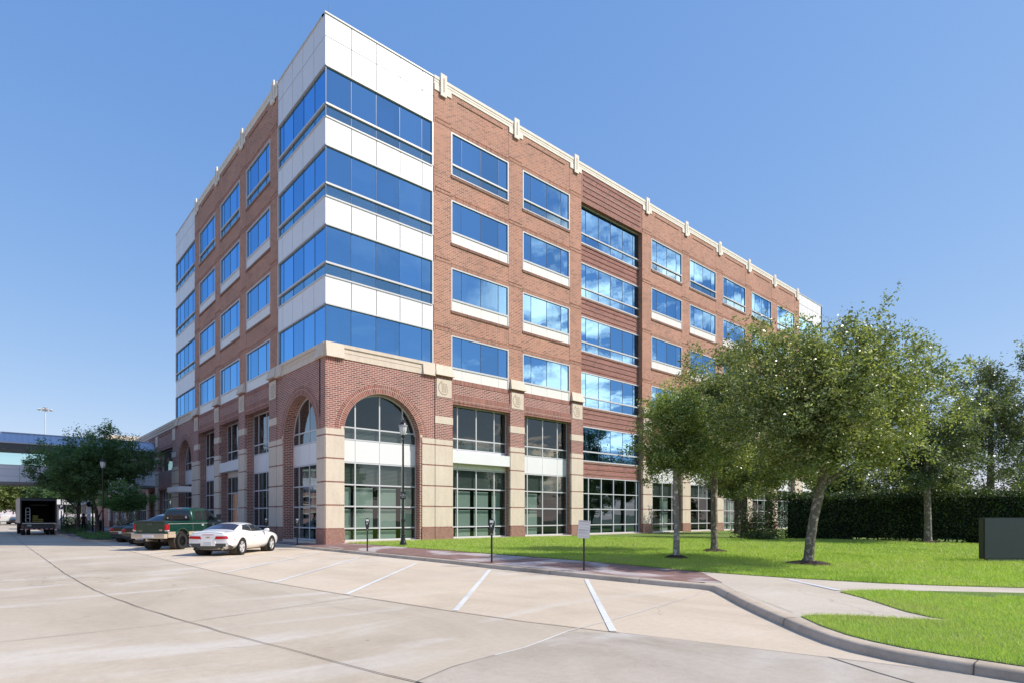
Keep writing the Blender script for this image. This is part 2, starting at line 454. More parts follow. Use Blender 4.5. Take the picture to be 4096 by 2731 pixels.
BL_SEED = random.Random(3)
def upper_window(f, s0, s1, T, kind, cols):
    """One ribbon of four lights with either a metal panel or a lower glass strip under it."""
    ss = [s0] + [s0 + c for c in cols] + [s1]
    zb, zm = T - 2.62, T - 1.95
    w = MB()
    bw = .085
    w.box(s0, s1, -.16, .015, T - bw, T, f); 
    w.box(s0, s0 + bw, -.16, .015, zb, T - bw, f); w.box(s1 - bw, s1, -.16, .015, zb, T - bw, f)
    w.box(s0 + bw, s1 - bw, -.16, .03, zm - .05, zm + .05, f)
    if kind == 'strip': w.box(s0 + bw, s1 - bw, -.16, .015, zb, zb + .07, f)
    for s in ss[1:-1]:
        w.box(s - .016, s + .016, -.15, -.046, zm + .05, T - bw, f, 1)
        if kind == 'strip': w.box(s - .016, s + .016, -.15, -.046, zb + .07, zm - .05, f, 1)
    o = w.build('window', [M['alu'], M['mull']], bld)
    g = MB(); panes(g, f, ss, [zm, T - .04], -.06)
    g.build('pane', M['glass_up'], o)
    if kind == 'strip':
        g = MB(); panes(g, f, ss, [zb, zm], -.062); g.build('louvre_strip', M['glass_lv'], o)
    else:
        p = MB()
        es = [s0 + bw] + ss[1:-1] + [s1 - bw]
        for a, b in zip(es[:-1], es[1:]): p.box(a + .008, b - .008, -.14, -.012, zb, zm - .05, f)
        p.build('spandrel_panel', M['white_warm'], o)
    b = MB(); n = 0
    for a, c in zip(ss[:-1], ss[1:]):
        r = BL_SEED.random()
        if r < .34:
            drop = BL_SEED.choice([1.9, 1.9, 1.9, .5, 1.0])
            b.box(a + .06, c - BL_SEED.choice([.06, .16, .06]), -.30, -.28, T - .06 - min(drop, 1.83), T - .06, f); n += 1
    if n: b.build('blind', M['blind_up'], o)
    return o

COLS = [.83, 2.34, 3.80]

def wall_pier_bands(wall, f, c0, c1, ztop):
    for T in TOPS:
        wall.box(c0, c1, -.02, .022, T + .16, T + .40, f, 1)
        wall.box(c0 + .03, c1 - .03, -.02, .045, T + .36, T + .41, f, 1)

def upper_brick(f, s0, s1, openings, recess=None, name='wall'):
    """Brick skin of storeys 3-6 with real window openings."""
    w = MB(); Z0, Z1 = 9.98, 27.3
    edges = [s0]
    for a, b in openings: edges += [a, b]
    edges += [s1]
    for a, b in zip(edges[0::2], edges[1::2]):
        w.box(a, b, -.4, 0, Z0, Z1, f, 0)
        wall_pier_bands(w, f, max(a, s0 + .06) + .04, b - .04, Z1)
    for a, b in openings:
        if recess and abs(a - recess[0]) < .01: continue
        for k, T in enumerate(TOPS):
            nz = (TOPS[k + 1] - 2.62) if k < 3 else Z1
            w.box(a, b, -.4, -.012, T, nz, f, 0)
            w.box(a, b, -.10, .02, T, T + .26, f, 1)                # soldier course over the head
            w.box(a + .02, b - .02, -.10, .035, T + .22, T + .27, f, 1)
            if k < 3: w.box(a - .02, b + .02, -.10, .045, nz - .16, nz, f, 2)   # rowlock sill
        w.box(a + .5, b - .5, -.05, .02, 26.92, 26.98, f, 2)
    w.build(name, [M['brick_up'], M['soldier_up'], M['rowlock']], bld)

def clip(f, c):
    k = MB()
    k.box(c - .22, c + .22, .045, .13, 26.74, 28.06, f)
    k.box(c - .33, c + .33, -.3, .30, 27.92, 28.10, f) if False else None
    k.box(c - .035, c + .035, .125, .136, 26.98, 27.82, f, 1)
    k.box(c - .62, c - .225, .02, .045, 26.95, 27.285, f); k.box(c + .225, c + .62, .02, .045, 26.95, 27.285, f)
    k.build('parapet_clip', [M['stone_top'], M['stone_dk']], bld)

def cornice_top(f, s0, s1):
    k = MB()
    k.box(s0, s1, -.5, .03, 27.29, 27.62, f); k.box(s0, s1, -.5, .06, 27.62, 27.79, f)
    k.box(s0, s1, -.5, .045, 27.46, 27.50, f)
    k.build('parapet_coping', M['stone_top'], bld)

def stone_belt(f, s0, s1, e0, e1):
    """Stone belt course over the arched bays: flared end blocks and a grooved middle."""
    k = MB()
    for a, b in ((s0, s0 + e0), (s1 - e1, s1)):
        p = [f(a, -.3, 9.95), f(b, -.3, 9.95), f(b, .17, 9.95), f(a, .17, 9.95), f(a, -.3, 10.70), f(b, -.3, 10.70), f(b, .06, 10.70), f(a, .06, 10.70)]
        k.add(p, [(0, 1, 2, 3), (4, 5, 6, 7), (0, 1, 5, 4), (3, 2, 6, 7), (0, 3, 7, 4), (1, 2, 6, 5)])
    a, b = s0 + e0, s1 - e1
    k.box(a, b, -.3, .04, 9.95, 10.30, f); k.box(a, b, -.3, .015, 10.30, 10.52, f); k.box(a, b, -.3, .07, 10.52, 10.70, f)
    k.box(a, b, -.2, .055, 10.265, 10.30, f); 
    k.build('belt_course', [M['stone']], bld, recalc=True)

def cap(f, c, h=HP):
    k = MB()
    p = [f(c - h - .03, -.2, 10.05), f(c + h + .03, -.2, 10.05), f(c + h + .03, .24, 10.05), f(c - h - .03, .24, 10.05),
         f(c - h + .06, -.2, 10.70), f(c + h - .06, -.2, 10.70), f(c + h - .06, .05, 10.70), f(c - h + .06, .05, 10.70)]
    k.add(p, [(0, 1, 2, 3), (4, 5, 6, 7), (0, 1, 5, 4), (3, 2, 6, 7), (0, 3, 7, 4), (1, 2, 6, 5)])
    k.build('pier_cap', M['stone'], bld, recalc=True)

def medallion(f, c):
    k = MB()
    k.box(c - .54, c + .54, -.05, .075, 8.79, 9.87, f)
    o = k.build('medallion', M['stone'], bld)
    e = MB()
    # open ring on the left side, and four stalks of wheat
    for i in range(16):
        a0, a1 = R(110 + i * 12), R(110 + (i + 1) * 12)
        P = lambda r, a: f(c - .02 + r * math.cos(a), .079, 9.33 + r * math.sin(a))
        e.quad(P(.42, a0), P(.42, a1), P(.37, a1), P(.37, a0))
    for j in range(4):
        x = c - .16 + j * .115
        for q in range(4):
            zb = 9.06 + q * .145; dx = .05 if q else 0.0; wv = .03 * math.sin(q * 1.3)
            e.quad(f(x + wv, .08, zb), f(x + wv + .035, .08, zb), f(x + wv + .035 - dx, .08, zb + .12), f(x + wv - dx - .012, .08, zb + .12))
    e.build('wheat_emblem', M['stone_dk'], o)

BANDS = [.95, 2.19, 3.41, 4.64, 5.85]
def stone_stack(mb, f, a, b, d1, top=6.23, m_stone=0, m_gran=1, m_brick=2, dd=-.02):
    """Granite foot, cast-stone blocks and thin brick bands of a pier, from a to b along the wall."""
    mb.box(a - .02, b + .02, dd, d1 + .03, G0, .95, f, m_gran)
    zs = BANDS + [top]
    for z0, z1 in zip(zs[:-1], zs[1:]):
        mb.box(a + .015, b - .015, dd, d1 - .012, z0, z0 + .075, f, m_brick)
        mb.box(a, b, dd, d1, z0 + .075, z1, f, m_stone)

def pier(f, c, h=HP):
    """Full two-storey pier with brick core, stone blocks and the plain stone band."""
    k = MB()
    k.box(c - h + .03, c + h - .03, -.76, 0, G0, 10.04, f, 2)
    stone_stack(k, f, c - h, c + h, .07, m_stone=0, m_gran=1, m_brick=3, dd=-.10)
    k.box(c - h, c + h, -.02, .05, 6.23, 7.18, f, 2)
    k.box(c - h - .004, c + h + .004, -.10, .07, 7.18, 7.62, f, 0)
    k.box(c - h, c + h, -.02, .05, 7.62, 8.79, f, 2)
    k.box(c - h, c + h, -.02, .055, 8.70, 8.785, f, 3)
    k.box(c - h, c + h, -.02, .05, 8.79, 9.87, f, 2)
    k.box(c - h, c + h, -.02, .055, 9.87, 10.05, f, 3)
    k.build('pier', [M['stone'], M['granite'], M['brick_low'], M['soldier_low']], bld)
    medallion(f, c); cap(f, c)

ROWS = [.34, .99, 2.18, 3.36, 4.55]
DG = -.45
def storefront(f, s0, s1, sign=False, cols=(.72, 2.20, 3.69), top=8.46, blinds=(1, 1, 1, 1)):
    """Two-storey storefront glazing in a brick opening: lower grid, white panel, upper lights."""
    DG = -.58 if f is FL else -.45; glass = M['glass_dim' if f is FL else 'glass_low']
    ss = [s0] + [s0 + c for c in cols if s0 + c < s1 - .3] + [s1]
    w = MB()
    bars(w, f, ss, ROWS, DG - .05, DG + .025, .075)
    bars(w, f, ss, [5.80, 6.45, top], DG - .05, DG + .025, .075)
    o = w.build('storefront_window', M['alu'], bld)
    g = MB(); panes(g, f, ss, ROWS, DG); g.build('pane', glass, o)
    g = MB(); panes(g, f, ss, [5.80, 6.45, top], DG); g.build('pane', glass, o)
    p = MB()
    for a, b in zip(ss[:-1], ss[1:]): p.box(a + .012, b - .012, DG - .05, DG + .015, 4.60, 5.75, f)
    p.build('spandrel_panel', M['white'], o)
    bl = MB()
    for i, (a, b) in enumerate(zip(ss[:-1], ss[1:])):
        if not blinds[i % len(blinds)]: continue
        gap = .30 if b - a > 1 else .16
        for z0, z1 in zip(ROWS[:-2], ROWS[1:-1]):
            bl.box(a + .02, b - gap, DG - .26, DG - .24, z0 + .02, z1 - .14, f)
    if bl.v: bl.build('blind', M['blind'], o)
    sb = MB(); sb.box(s0 + .02, s1 - .02, DG - .20, DG - .18, 3.38, 4.53, f); sb.build('slat_blind', M['slats'], o)
    sb = MB(); sb.box(s0 + .02, s1 - .02, DG - .20, DG - .18, 5.82, 6.43, f)
    sb.build('slat_blind', M['slats'], o)
    k = MB()
    k.box(s0 - .02, s1 + .02, -.76, .10, G0, .30, f); k.build('sill', M['stone'], bld)
    if sign:
        k = MB(); k.box(s0 + .02, s1 + .06, DG + .10, .03, 4.91, 5.60, f)
        k.build('sign_panel', M['white'], bld)
    return o

def low_field(f, s0, s1):
    """Brick over a storefront opening, with the double soldier lintel."""
    k = MB()
    k.box(s0, s1, -.76, -.02, 8.50, 9.72, f, 0)
    k.box(s0, s1, -.5, .0, 9.72, 10.0, f, 1)
    k.box(s0 - .02, s1 + .02, -.3, .045, 8.60, 8.98, f, 1)
    k.box(s0, s1, -.3, .02, 8.47, 8.60, f, 1)
    k.box(s0, s1, -.3, .015, 8.98, 9.08, f, 1)
    k.build('lintel_wall', [M['brick_low'], M['soldier_low']], bld)

def arch_bay(f, s0, s1, c, r, zs, near_stone, door=False):
    """Brick arch bay with stone jambs and gridded glazing in the arch. s0..s1 is the brick field, c/r/zs the arch."""
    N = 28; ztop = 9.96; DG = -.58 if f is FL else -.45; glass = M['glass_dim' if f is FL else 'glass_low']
    w = MB()
    arc = [(c - r * math.cos(math.pi * i / N), zs + r * math.sin(math.pi * i / N)) for i in range(N + 1)]
    for (a, za), (b, zb) in zip(arc[:-1], arc[1:]):
        w.quad(f(a, 0, za), f(b, 0, zb), f(b, 0, ztop), f(a, 0, ztop), 0)
        w.quad(f(a, 0, za), f(b, 0, zb), f(b, -.76, zb), f(a, -.76, za), 0)
    w.box(s0, c - r, -.76, 0, G0, ztop, f, 0); w.box(c + r, s1, -.76, 0, G0, ztop, f, 0)
    if near_stone[0]: w.box(s0, s0 + near_stone[0], -.02, .012, 9.62, 9.945, f, 1)
    w.box(s1 - near_stone[1], s1, -.02, .012, 9.62, 9.945, f, 1)
    w.build('arch_wall', [M['brick_low'], M['soldier_low']], bld)
    # voussoir ring, brick ends laid radially
    ring = MB()
    me_uv = []
    for r0, r1, d in ((r, r + .36, .035), (r + .36, r + .50, .02)):
        for i in range(N * 2):
            a0, a1 = math.pi * i / (2 * N), math.pi * (i + 1) / (2 * N)
            P = lambda rr, a, dd: f(c - rr * math.cos(a), dd, zs + rr * math.sin(a))
            ring.quad(P(r0, a0, d), P(r1, a0, d), P(r1, a1, d), P(r0, a1, d))
            me_uv += [(a0 * r, r0 - r), (a0 * r, r1 - r), (a1 * r, r1 - r), (a1 * r, r0 - r)]
            e = r1 if r1 > r + .4 else r1
            ring.quad(P(e, a0, d), P(e, a0, 0), P(e, a1, 0), P(e, a1, d)); me_uv += [(a0 * r, 0), (a0 * r, .05), (a1 * r, .05), (a1 * r, 0)]
            ring.quad(P(r0, a0, d), P(r0, a0, -.05), P(r0, a1, -.05), P(r0, a1, d)); me_uv += [(a0 * r, 0), (a0 * r, .05), (a1 * r, .05), (a1 * r, 0)]
    ro = ring.build('arch_ring', M['soldier_uv'], bld)
    uv = ro.data.uv_layers.new(name='UVMap')
    uv.data.foreach_set('uv', [x for p in me_uv for x in p])
    # stone jambs
    k = MB()
    for a, b, s in ((s0, s0 + near_stone[0], c - r - .16), (s1 - near_stone[1], s1, c + r + .02)):
        if b - a < .05: continue
        k = MB()
        stone_stack(k, f, a, b, .04, top=6.24, m_stone=0, m_gran=1, m_brick=2, dd=-.05)
        k.box(s, s + .14, -.05, .038, 6.24, 6.40, f, 0)
        k.build('stone_jamb', [M['stone'], M['granite'], M['soldier_low']], bld)
    # glazing
    ss = [c - r, c - 1.49, c - .01, c + 1.46, c + r]
    h = lambda s: zs + math.sqrt(max(0, r * r - (s - c) ** 2))
    fr = MB()
    bars(fr, f, ss, ROWS, DG - .05, DG + .025, .075)
    bars(fr, f, ss, [5.80, 6.45], DG - .05, DG + .025, .075)
    for s in ss[1:-1]: fr.box(s - .0375, s + .0375, DG - .05, DG + .025, 6.49, h(s) - .02, f)
    for i in range(N):
        a0, a1 = math.pi * i / N, math.pi * (i + 1) / N
        P = lambda rr, a, dd: f(c - rr * math.cos(a), dd, zs + rr * math.sin(a))
        if zs + r * math.sin(max(a0, a1) if i < N / 2 else a0) < 6.5: continue
        fr.quad(P(r, a0, DG + .02), P(r, a1, DG + .02), P(r - .085, a1, DG + .02), P(r - .085, a0, DG + .02))
        fr.quad(P(r - .085, a0, DG + .02), P(r - .085, a1, DG + .02), P(r - .085, a1, DG - .06), P(r - .085, a0, DG - .06))
    o = fr.build('arched_window', M['alu'], bld)
    g = MB(); panes(g, f, ss, ROWS, DG); g.build('pane', glass, o)
    g = MB(); panes(g, f, ss, [5.80, 6.45], DG)
    for a, b in zip(ss[:-1], ss[1:]):
        top = [a + (b - a) * i / 8 for i in range(9)]
        g.poly([f(a, DG, 6.45), f(b, DG, 6.45)] + [f(s, DG, max(6.452, h(s))) for s in reversed(top)])
    g.build('pane', glass, o)
    p = MB()
    for a, b in zip(ss[:-1], ss[1:]): p.box(a + .012, b - .012, DG - .05, DG + .015, 4.60, 5.75, f)
    p.build('spandrel_panel', M['white'], o)
    bl = MB()
    for a, b in zip(ss[:-1], ss[1:]):
        gap = .28 if b - a > 1 else .14
        for z0, z1 in zip(ROWS[:-2], ROWS[1:-1]): bl.box(a + .03, b - gap, DG - .26, DG - .24, z0 + .02, z1 - .14, f)
    if not door: bl.build('blind', M['blind'], o)
    sb = MB(); sb.box(c - r + .02, c + r - .02, DG - .20, DG - .18, 3.38, 4.53, f)
    if not door: sb.build('slat_blind', M['slats'], o)
    sb = MB(); sb.box(c - r + .02, c + r - .02, DG - .20, DG - .18, 5.82, 6.43, f)
    if not door: sb.build('slat_blind', M['slats'], o)
    k = MB(); k.box(c - r - .0, c + r + .0, -.76, .08, G0, .30, f); k.build('sill', M['stone'], bld)

def metal_bay(f, s0, s1, joints, ext0, label=None):
    """White metal panel bay, storeys 3-6: ribbon windows with louvre strips, spandrel panels and tall parapet."""
    ss = [s0] + joints + [s1]
    th = .12
    # dark backing shows in the panel joints
    bk = MB()
    for k, T in enumerate(TOPS):
        z0 = T; z1 = (TOPS[k + 1] - 2.62) if k < 3 else 27.70
        bk.box(s0 + .32 if s0 < 1 else s0 + .13, s1 - .02, -.30, -.035, z0 + .01, z1 - .01, f)
    bk.build('panel_backing', M['joint'], bld)
    for k, T in enumerate(TOPS):
        z0 = T; z1 = (TOPS[k + 1] - 2.62) if k < 3 else 27.66
        rows = [(z0, z1)] if k < 3 else [(z0, 26.48), (26.525, z1)]
        p = MB()
        for (a, b) in zip(ss[:-1], ss[1:]):
            aa = a + (ext0 if a == s0 else .022)
            for za, zb in rows: p.box(aa, b - .022, -th, 0, za, zb, f)
        p.build('spandrel_panel', M['white'], bld)
        t = MB()
        a = s0 + ext0
        t.box(a, s1 - .1, -.1, .045, z0 - .02, z0 + .045, f)
        if k < 3: t.box(a, s1 - .1, -.1, .045, z1 - .045, z1 + .03, f)
        else: t.box(a - (.0 if ext0 else .05), s1, -.35, .05, z1, z1 + .07, f)
        # white end stile
        t.box(s1 - .1, s1, -.15, .03, (T - 2.62) + .03, z0 - .02, f)
        zb, zm = T - 2.62, T - 1.95
        if k > 0: t.box(a, s1 - .1, -.12, .04, zm - .05, zm + .05, f)
        for s in ss[1:-1]:
            t.box(s - .016, s + .016, -.15, -.046, zm + .05 if k else 10.74, T - .02, f, 1)
            if k: t.box(s - .016, s + .016, -.15, -.046, zb + .03, zm - .05, f, 1)
        o = t.build('ribbon_window', [M['alu'], M['mull']], bld)
        g = MB()
        if k > 0: panes(g, f, [s0 + (.06 if ext0 or True else 0)] + ss[1:], [zm, T], -.06)
        else: panes(g, f, [s0 + .06] + ss[1:], [10.70, T], -.06)
        g.build('pane', M['glass_up'], o)
        if k > 0:
            g = MB(); panes(g, f, [s0 + .06] + ss[1:], [zb, zm], -.062); g.build('louvre_strip', M['glass_lv'], o)
        b = MB(); n = 0
        for a2, c2 in zip(ss[:-1], ss[1:]):
            if BL_SEED.random() < .4 and a2 > s0 + .2 and s0 < 20:
                drop = BL_SEED.choice([1.85, 1.4, .4, 1.85]); b.box(a2 + .08, c2 - .2, -.36, -.34, T - .06 - drop, T - .06, f); n += 1
        if n: b.build('blind', M['blind_up'], o)

# upper storeys ------------------------------------------------------
J = [1.46, 2.94, 4.42, 5.90]
metal_bay(FR, 0, 6.68, J, 0.0)
metal_bay(FL, 0, 6.68, J, .125)
metal_bay(FR, LEN_R - 6.68, LEN_R, [LEN_R - j for j in J[::-1]], .014)
metal_bay(FL, LEN_L - 6.68, LEN_L, [LEN_L - j for j in J[::-1]], .014)
cm_ = MB()
for k, T in enumerate(TOPS): cm_.box(.0, .05, -.05, .0, (T - 2.62 + .03) if k else 10.72, T - .02, FR)
cm_.build('corner_mullion', M['mull'], bld)

OPR = [(7.97, 12.62), (13.88, 18.53), (19.80, 27.32), (28.59, 33.23), (34.49, 39.12), (40.37, 45.0), (46.27, 50.88), (52.15, 56.72)]
OPL = [(7.99, 12.52), (13.9, 18.46), (19.81, 24.35)]
upper_brick(FR, 6.72, LEN_R - 6.72, OPR, recess=(19.80, 27.32))
upper_brick(FL, 6.72, LEN_L - 6.72, OPL)
for f, ops in ((FR, OPR), (FL, OPL)):
    for a, b in ops:
        if f is FR and abs(a - 19.8) < .01: continue
        for k, T in enumerate(TOPS):
            upper_window(f, a, b, T, 'strip' if k == 3 else 'panel', COLS)
cornice_top(FR, 6.72, LEN_R - 6.72); cornice_top(FL, 6.72, LEN_L - 6.72)
for c in [7.36, 13.27, 19.18, 27.99, 33.88, 39.75, 45.65, 51.5, 57.38]: clip(FR, c)
for c in [7.30, 13.25, 19.2, 25.15]: clip(FL, c)

# the recessed dark brick bay on the long front ----------------------
RA, RB, RD = 19.80, 27.32, -.36
k = MB()
k.box(RA, RB, -.5, -.02, 24.95, 27.3, FR, 0)
for i in range(5): k.box(RA + .25, RB - .25, -.1, .02, 25.38 + i * .40, 25.46 + i * .40, FR, 1)
k.box(RA, RB, -.1, .0, 24.93, 25.17, FR, 1)
for z0, z1 in ((22.07, 20.65 + 0), (18.05, 16.62), (14.01, 12.50), (9.87, 8.43), (5.78, 4.60)):
    lo, hi = min(z0, z1), max(z0, z1)
    k.box(RA, RB, RD - .5, RD - .01, lo, hi, FR, 0)
    n = 3 if hi - lo > 1.3 else 2
    for i in range(n): k.box(RA + .2, RB - .2, RD - .1, RD + .025, lo + .22 + i * .38, lo + .31 + i * .38, FR, 1)
    k.box(RA, RB, RD - .1, RD + .04, hi - .14, hi - .001, FR, 2)
k.build('recess_wall', [M['brick_rib'], M['soldier_low'], M['rowlock']], bld)
rs = [RA, RA + .93, RA + 2.41, RA + 3.86, RA + 5.38, RA + 6.75, RB]
for z0, zm, z1 in ((22.07, 22.83, 24.95), (18.05, 18.76, 20.65), (14.01, 14.72, 16.62), (9.87, 10.64, 12.50), (5.78, 6.53, 8.43)):
    w = MB()
    w.box(RA, RB, RD - .14, RD + .03, z1 - .085, z1, FR); w.box(RA, RB, RD - .14, RD + .04, zm - .05, zm + .05, FR); w.box(RA, RB, RD - .14, RD + .04, z0, z0 + .085, FR)
    for s in rs[1:-1]:
        w.box(s - .016, s + .016, RD - .13, RD - .012, z0 + .085, zm - .05, FR, 1); w.box(s - .016, s + .016, RD - .13, RD - .012, zm + .05, z1 - .085, FR, 1)
    o = w.build('window', [M['alu'], M['mull']], bld)
    g = MB(); panes(g, FR, rs, [z0 + .04, zm, z1 - .04], RD - .03); g.build('pane', M['glass_up'], o)
w = MB(); ss = [RA, 20.96, 22.46, 23.96, 25.45, 26.94, RB]
bars(w, FR, ss, ROWS, RD - .08, RD + .06, .07); o = w.build('storefront_window', M['alu'], bld)
g = MB(); panes(g, FR, ss, ROWS, RD - .01); g.build('pane', M['glass_mid'], o)
k = MB(); k.box(RA, RB, -.6, .1, G0, .30, FR); k.build('sill', M['stone'], bld)

# lower two storeys ---------------------------------------------------
arch_bay(FR, 0, 6.78, 3.37, 2.36, 6.05, (1.03, .90))
arch_bay(FL, .62, 6.80, 3.40, 2.36, 6.05, (0, .92))
kk = MB(); stone_stack(kk, FL, 0.0, 1.04, .04, top=6.24, m_brick=2, dd=-.05)
kk.build('stone_jamb', [M['stone'], M['granite'], M['soldier_low']], bld)
arch_bay(FR, LEN_R - 6.78, LEN_R, LEN_R - 3.37, 2.36, 6.05, (.90, 1.03))
arch_bay(FL, LEN_L - 6.72, LEN_L, LEN_L - 3.37, 2.36, 6.05, (.9, 1.0), door=True)
stone_belt(FR, 0, 6.76, 1.0, .85); stone_belt(FL, .062, 6.80, .95, .85)
stone_belt(FR, LEN_R - 6.7, LEN_R, .85, 1.0); stone_belt(FL, LEN_L - 6.7, LEN_L, .85, 1.0)
for c in PC: pier(FR, c)
for c in PCL: pier(FL, c)
for i, (a, b) in enumerate(zip(PC[:-1], PC[1:])):
    if i == 2: continue
    low_field(FR, a + HP - .02, b - HP + .02)
    storefront(FR, a + HP - .02, b - HP + .02, sign=(i == 0), blinds=((1, 1, 1, 1), (1, 1, 0, 0), (0,), (1, 0, 1, 0), (0,), (1, 1, 1, 1), (1, 0, 0, 1), (1,))[i % 8])
for i, (a, b) in enumerate(zip(PCL[:-1], PCL[1:])):
    low_field(FL, a + HP - .02, b - HP + .02)
    storefront(FL, a + HP - .02, b - HP + .02, sign=(i == 1), blinds=((0,), (0,), (0,))[i])
# entrance canopy on the street front
k = MB(); k.box(26.75, LEN_L - 2.0, .0, 1.12, 3.78, 4.20, FL); k.box(26.80, LEN_L - 2.05, .0, 1.07, 3.70, 3.78, FL)
k.build('entrance_canopy', M['white'], bld)
for s in (26.2, 31.9):
    k = MB(); k.box(s - .07, s + .07, .06, .22, 1.95, 2.4, FL); k.build('wall_lantern', M['black_iron'], bld)
# roof, inner core, floors and corner column so that the glass has rooms behind it
k = MB(); k.box(.4, LEN_R - .4, -LEN_L + .4, -.4, 27.0, 27.2, FR); k.build('roof', M['roofing'], bld)
k = MB(); k.box(4.2, LEN_R - 4.2, -LEN_L + 4.2, -4.2, G0, 26.9, FR); k.build('inner_wall', M['room'], bld)
for z in (5.0, 9.3, 13.4, 17.5, 21.6, 25.4):
    k = MB(); k.box(.9, LEN_R - .9, -4.2, -.9, z, z + .3, FR); k.box(.9, 4.2, -LEN_L + .9, -4.2, z, z + .3, FR)
    k.build('inner_floor', M['room_floor'], bld)
k = MB(); k.box(.65, LEN_R - .65, -4.2, -.8, G0, .30, FR); k.box(.8, 4.2, -LEN_L + .8, -4.2, G0, .30, FR); k.build('inner_floor', M['room_floor'], bld)
k = MB()
for x, y in ((.95, .95),):
    k.lathe([(.28, 10.8), (.28, 25.3)], 20, 0, Matrix.Translation((x, y, 0)))
k.build('round_column', M['white_paint'], bld)
k = MB(); k.tube([(.35, .3, 27.6), (.35, .3, 28.55)], .022, 6); k.build('lightning_rod', M['steel'], bld)
k = MB(); k.box(LEN_R - .3, LEN_R, -LEN_L, 0, 9.9, 27.6, FR); k.box(.3, LEN_R - .3, -LEN_L, -LEN_L + .3, 9.9, 27.3, FR)
k.box(LEN_R - .3, LEN_R, -LEN_L, -.65, G0, 9.9, FR)
k.build('rear_wall', M['brick_up'], bld)

# ------------------------------------------------------------------ low wing beyond the tower
wing = empty('low_wing', (0, LEN_L, 0), label='low two-storey brick wing with stone coping beyond the entrance arch', cat='building')
def FWI(s, d, z): return (-d, s - LEN_L, z)         # local to the wing's base, s still measured along the street front
WP = [33.25, 40.75, 45.4, 52.7, 59.5, 66.3, 73.0]
k = MB()
k.box(LEN_L + .02, 76, -.6, -.03, 8.2, 9.95, FWI, 0)
k.box(LEN_L + .02, 33.0, -.6, -.03, G0, 8.2, FWI, 0)
for a, b in zip(WP[:-1], WP[1:]):
    k.box(a + .7, b - .7, -.6, -.03, 4.25, 6.1, FWI, 0)
    k.box(a + .62, b - .62, -.2, .02, 8.2, 8.55, FWI, 1); k.box(a + .62, b - .62, -.2, .02, 4.25, 4.5, FWI, 1)
    k.box(a + .62, b - .62, -.2, .02, 9.7, 9.94, FWI, 1)
k.box(75.6, 76, -18, -.6, G0, 9.95, FWI, 0)
k.build('wall', [M['brick_low'], M['soldier_low']], wing)
for c in WP:
    p = MB()
    p.box(c - .66, c + .66, -.62, .0, G0, 9.95, FWI, 2)
    stone_stack(p, FWI, c - .68, c + .68, .06, m_stone=0, m_gran=1, m_brick=3, dd=-.1)
    p.box(c - .684, c + .684, -.1, .06, 7.18, 7.62, FWI, 0); p.box(c - .52, c + .52, -.05, .06, 8.79, 9.85, FWI, 0)
    p.build('pier', [M['stone'], M['granite'], M['brick_low'], M['soldier_low']], wing)
p = MB(); p.box(LEN_L + .01, 76, -.7, .07, 9.96, 10.42, FWI, 0); p.box(LEN_L + .01, 76, -.7, .12, 10.42, 10.66, FWI, 0)
p.box(LEN_L + .01, 76, -.5, .10, 10.18, 10.22, FWI, 1)
p.build('coping', [M['stone'], M['stone_dk']], wing)
for i, (a, b) in enumerate(zip(WP[:-1], WP[1:])):
    w = MB(); ss = [a + .7, b - .7]
    bars(w, FWI, [ss[0], ss[1]], [6.12, 8.18], -.5, -.38, .08); o = w.build('window', M['alu'], wing)
    g = MB(); panes(g, FWI, ss, [6.12, 8.18], -.45); g.build('pane', M['glass_low'], o)
    w = MB(); ss = [a + .7] + [a + .7 + (b - a - 1.4) * t for t in (.2, .4, .6, .8)] + [b - .7]
    bars(w, FWI, ss, [.3, 1.0, 2.3, 3.3, 4.2], -.5, -.38, .07); o = w.build('storefront_window', M['alu'], wing)
    g = MB(); panes(g, FWI, ss, [.3, 1.0, 2.3, 3.3, 4.2], -.45); g.build('pane', M['glass_low'], o)
k = MB(); k.box(LEN_L + .02, 75.5, -18, -.7, 10.0, 10.2, FWI); k.build('roof', M['roofing'], wing)
k = MB(); k.box(LEN_L + .02, 75.5, -5, -4.5, G0, 9.9, FWI); k.box(LEN_L + .02, 75.5, -4.5, -.7, 5.0, 5.3, FWI); k.build('inner_wall', M['room'], wing)

# ------------------------------------------------------------------ skybridge
br = empty('skybridge', (0, 41.4, 0), label='enclosed grey skybridge with glass band and metal roof over the street', cat='skybridge')
def FB(s, d, z): return (-s, -d, z)      # s metres from the wing towards -X, outward -Y
BLN = 44.0
k = MB(); k2 = MB()
js = [.02] + [1.9 + i * 1.5 for i in range(0, 29)]
js = [j for j in js if j < BLN] + [BLN]
for a, b in zip(js[:-1], js[1:]):
    for z0, z1 in ((4.80, 5.30), (5.32, 5.95), (5.97, 6.32)):
        k.box(a + .012, b - .012, -.10, 0, z0, z1, FB); k2.box(a + .012, b - .012, -4.6, -4.5, z0, z1, FB)
k.build('side_panel', M['gray_panel'], br); k2.build('side_panel', M['gray_panel'], br)
k = MB(); k.box(.02, BLN, -4.55, -.05, 4.60, 4.80, FB); k.box(.02, BLN, -4.52, -.06, 4.80, 6.30, FB); k.build('bridge_floor', M['joint'], br)
for d in (-.03, -4.57):
    g = MB(); panes(g, FB, [.02] + [j for j in js[1:]], [6.34, 7.80], d); g.build('pane', M['glass_sky'], br)
k = MB()
for d0, d1 in ((-.12, -.02), (-4.58, -4.48)):
    k.box(.02, BLN, d0, d1, 7.80, 8.32, FB); 
k.build('louvre_band', striped('bridge louvre', (.06, .065, .07), (.13, .135, .14), .085), br)
k = MB(); k.box(.02, BLN, -.2, .06, 8.32, 8.42, FB); k.box(.02, BLN, -4.66, -4.4, 8.32, 8.42, FB); k.box(.02, BLN, -.06, .02, 6.30, 6.36, FB)
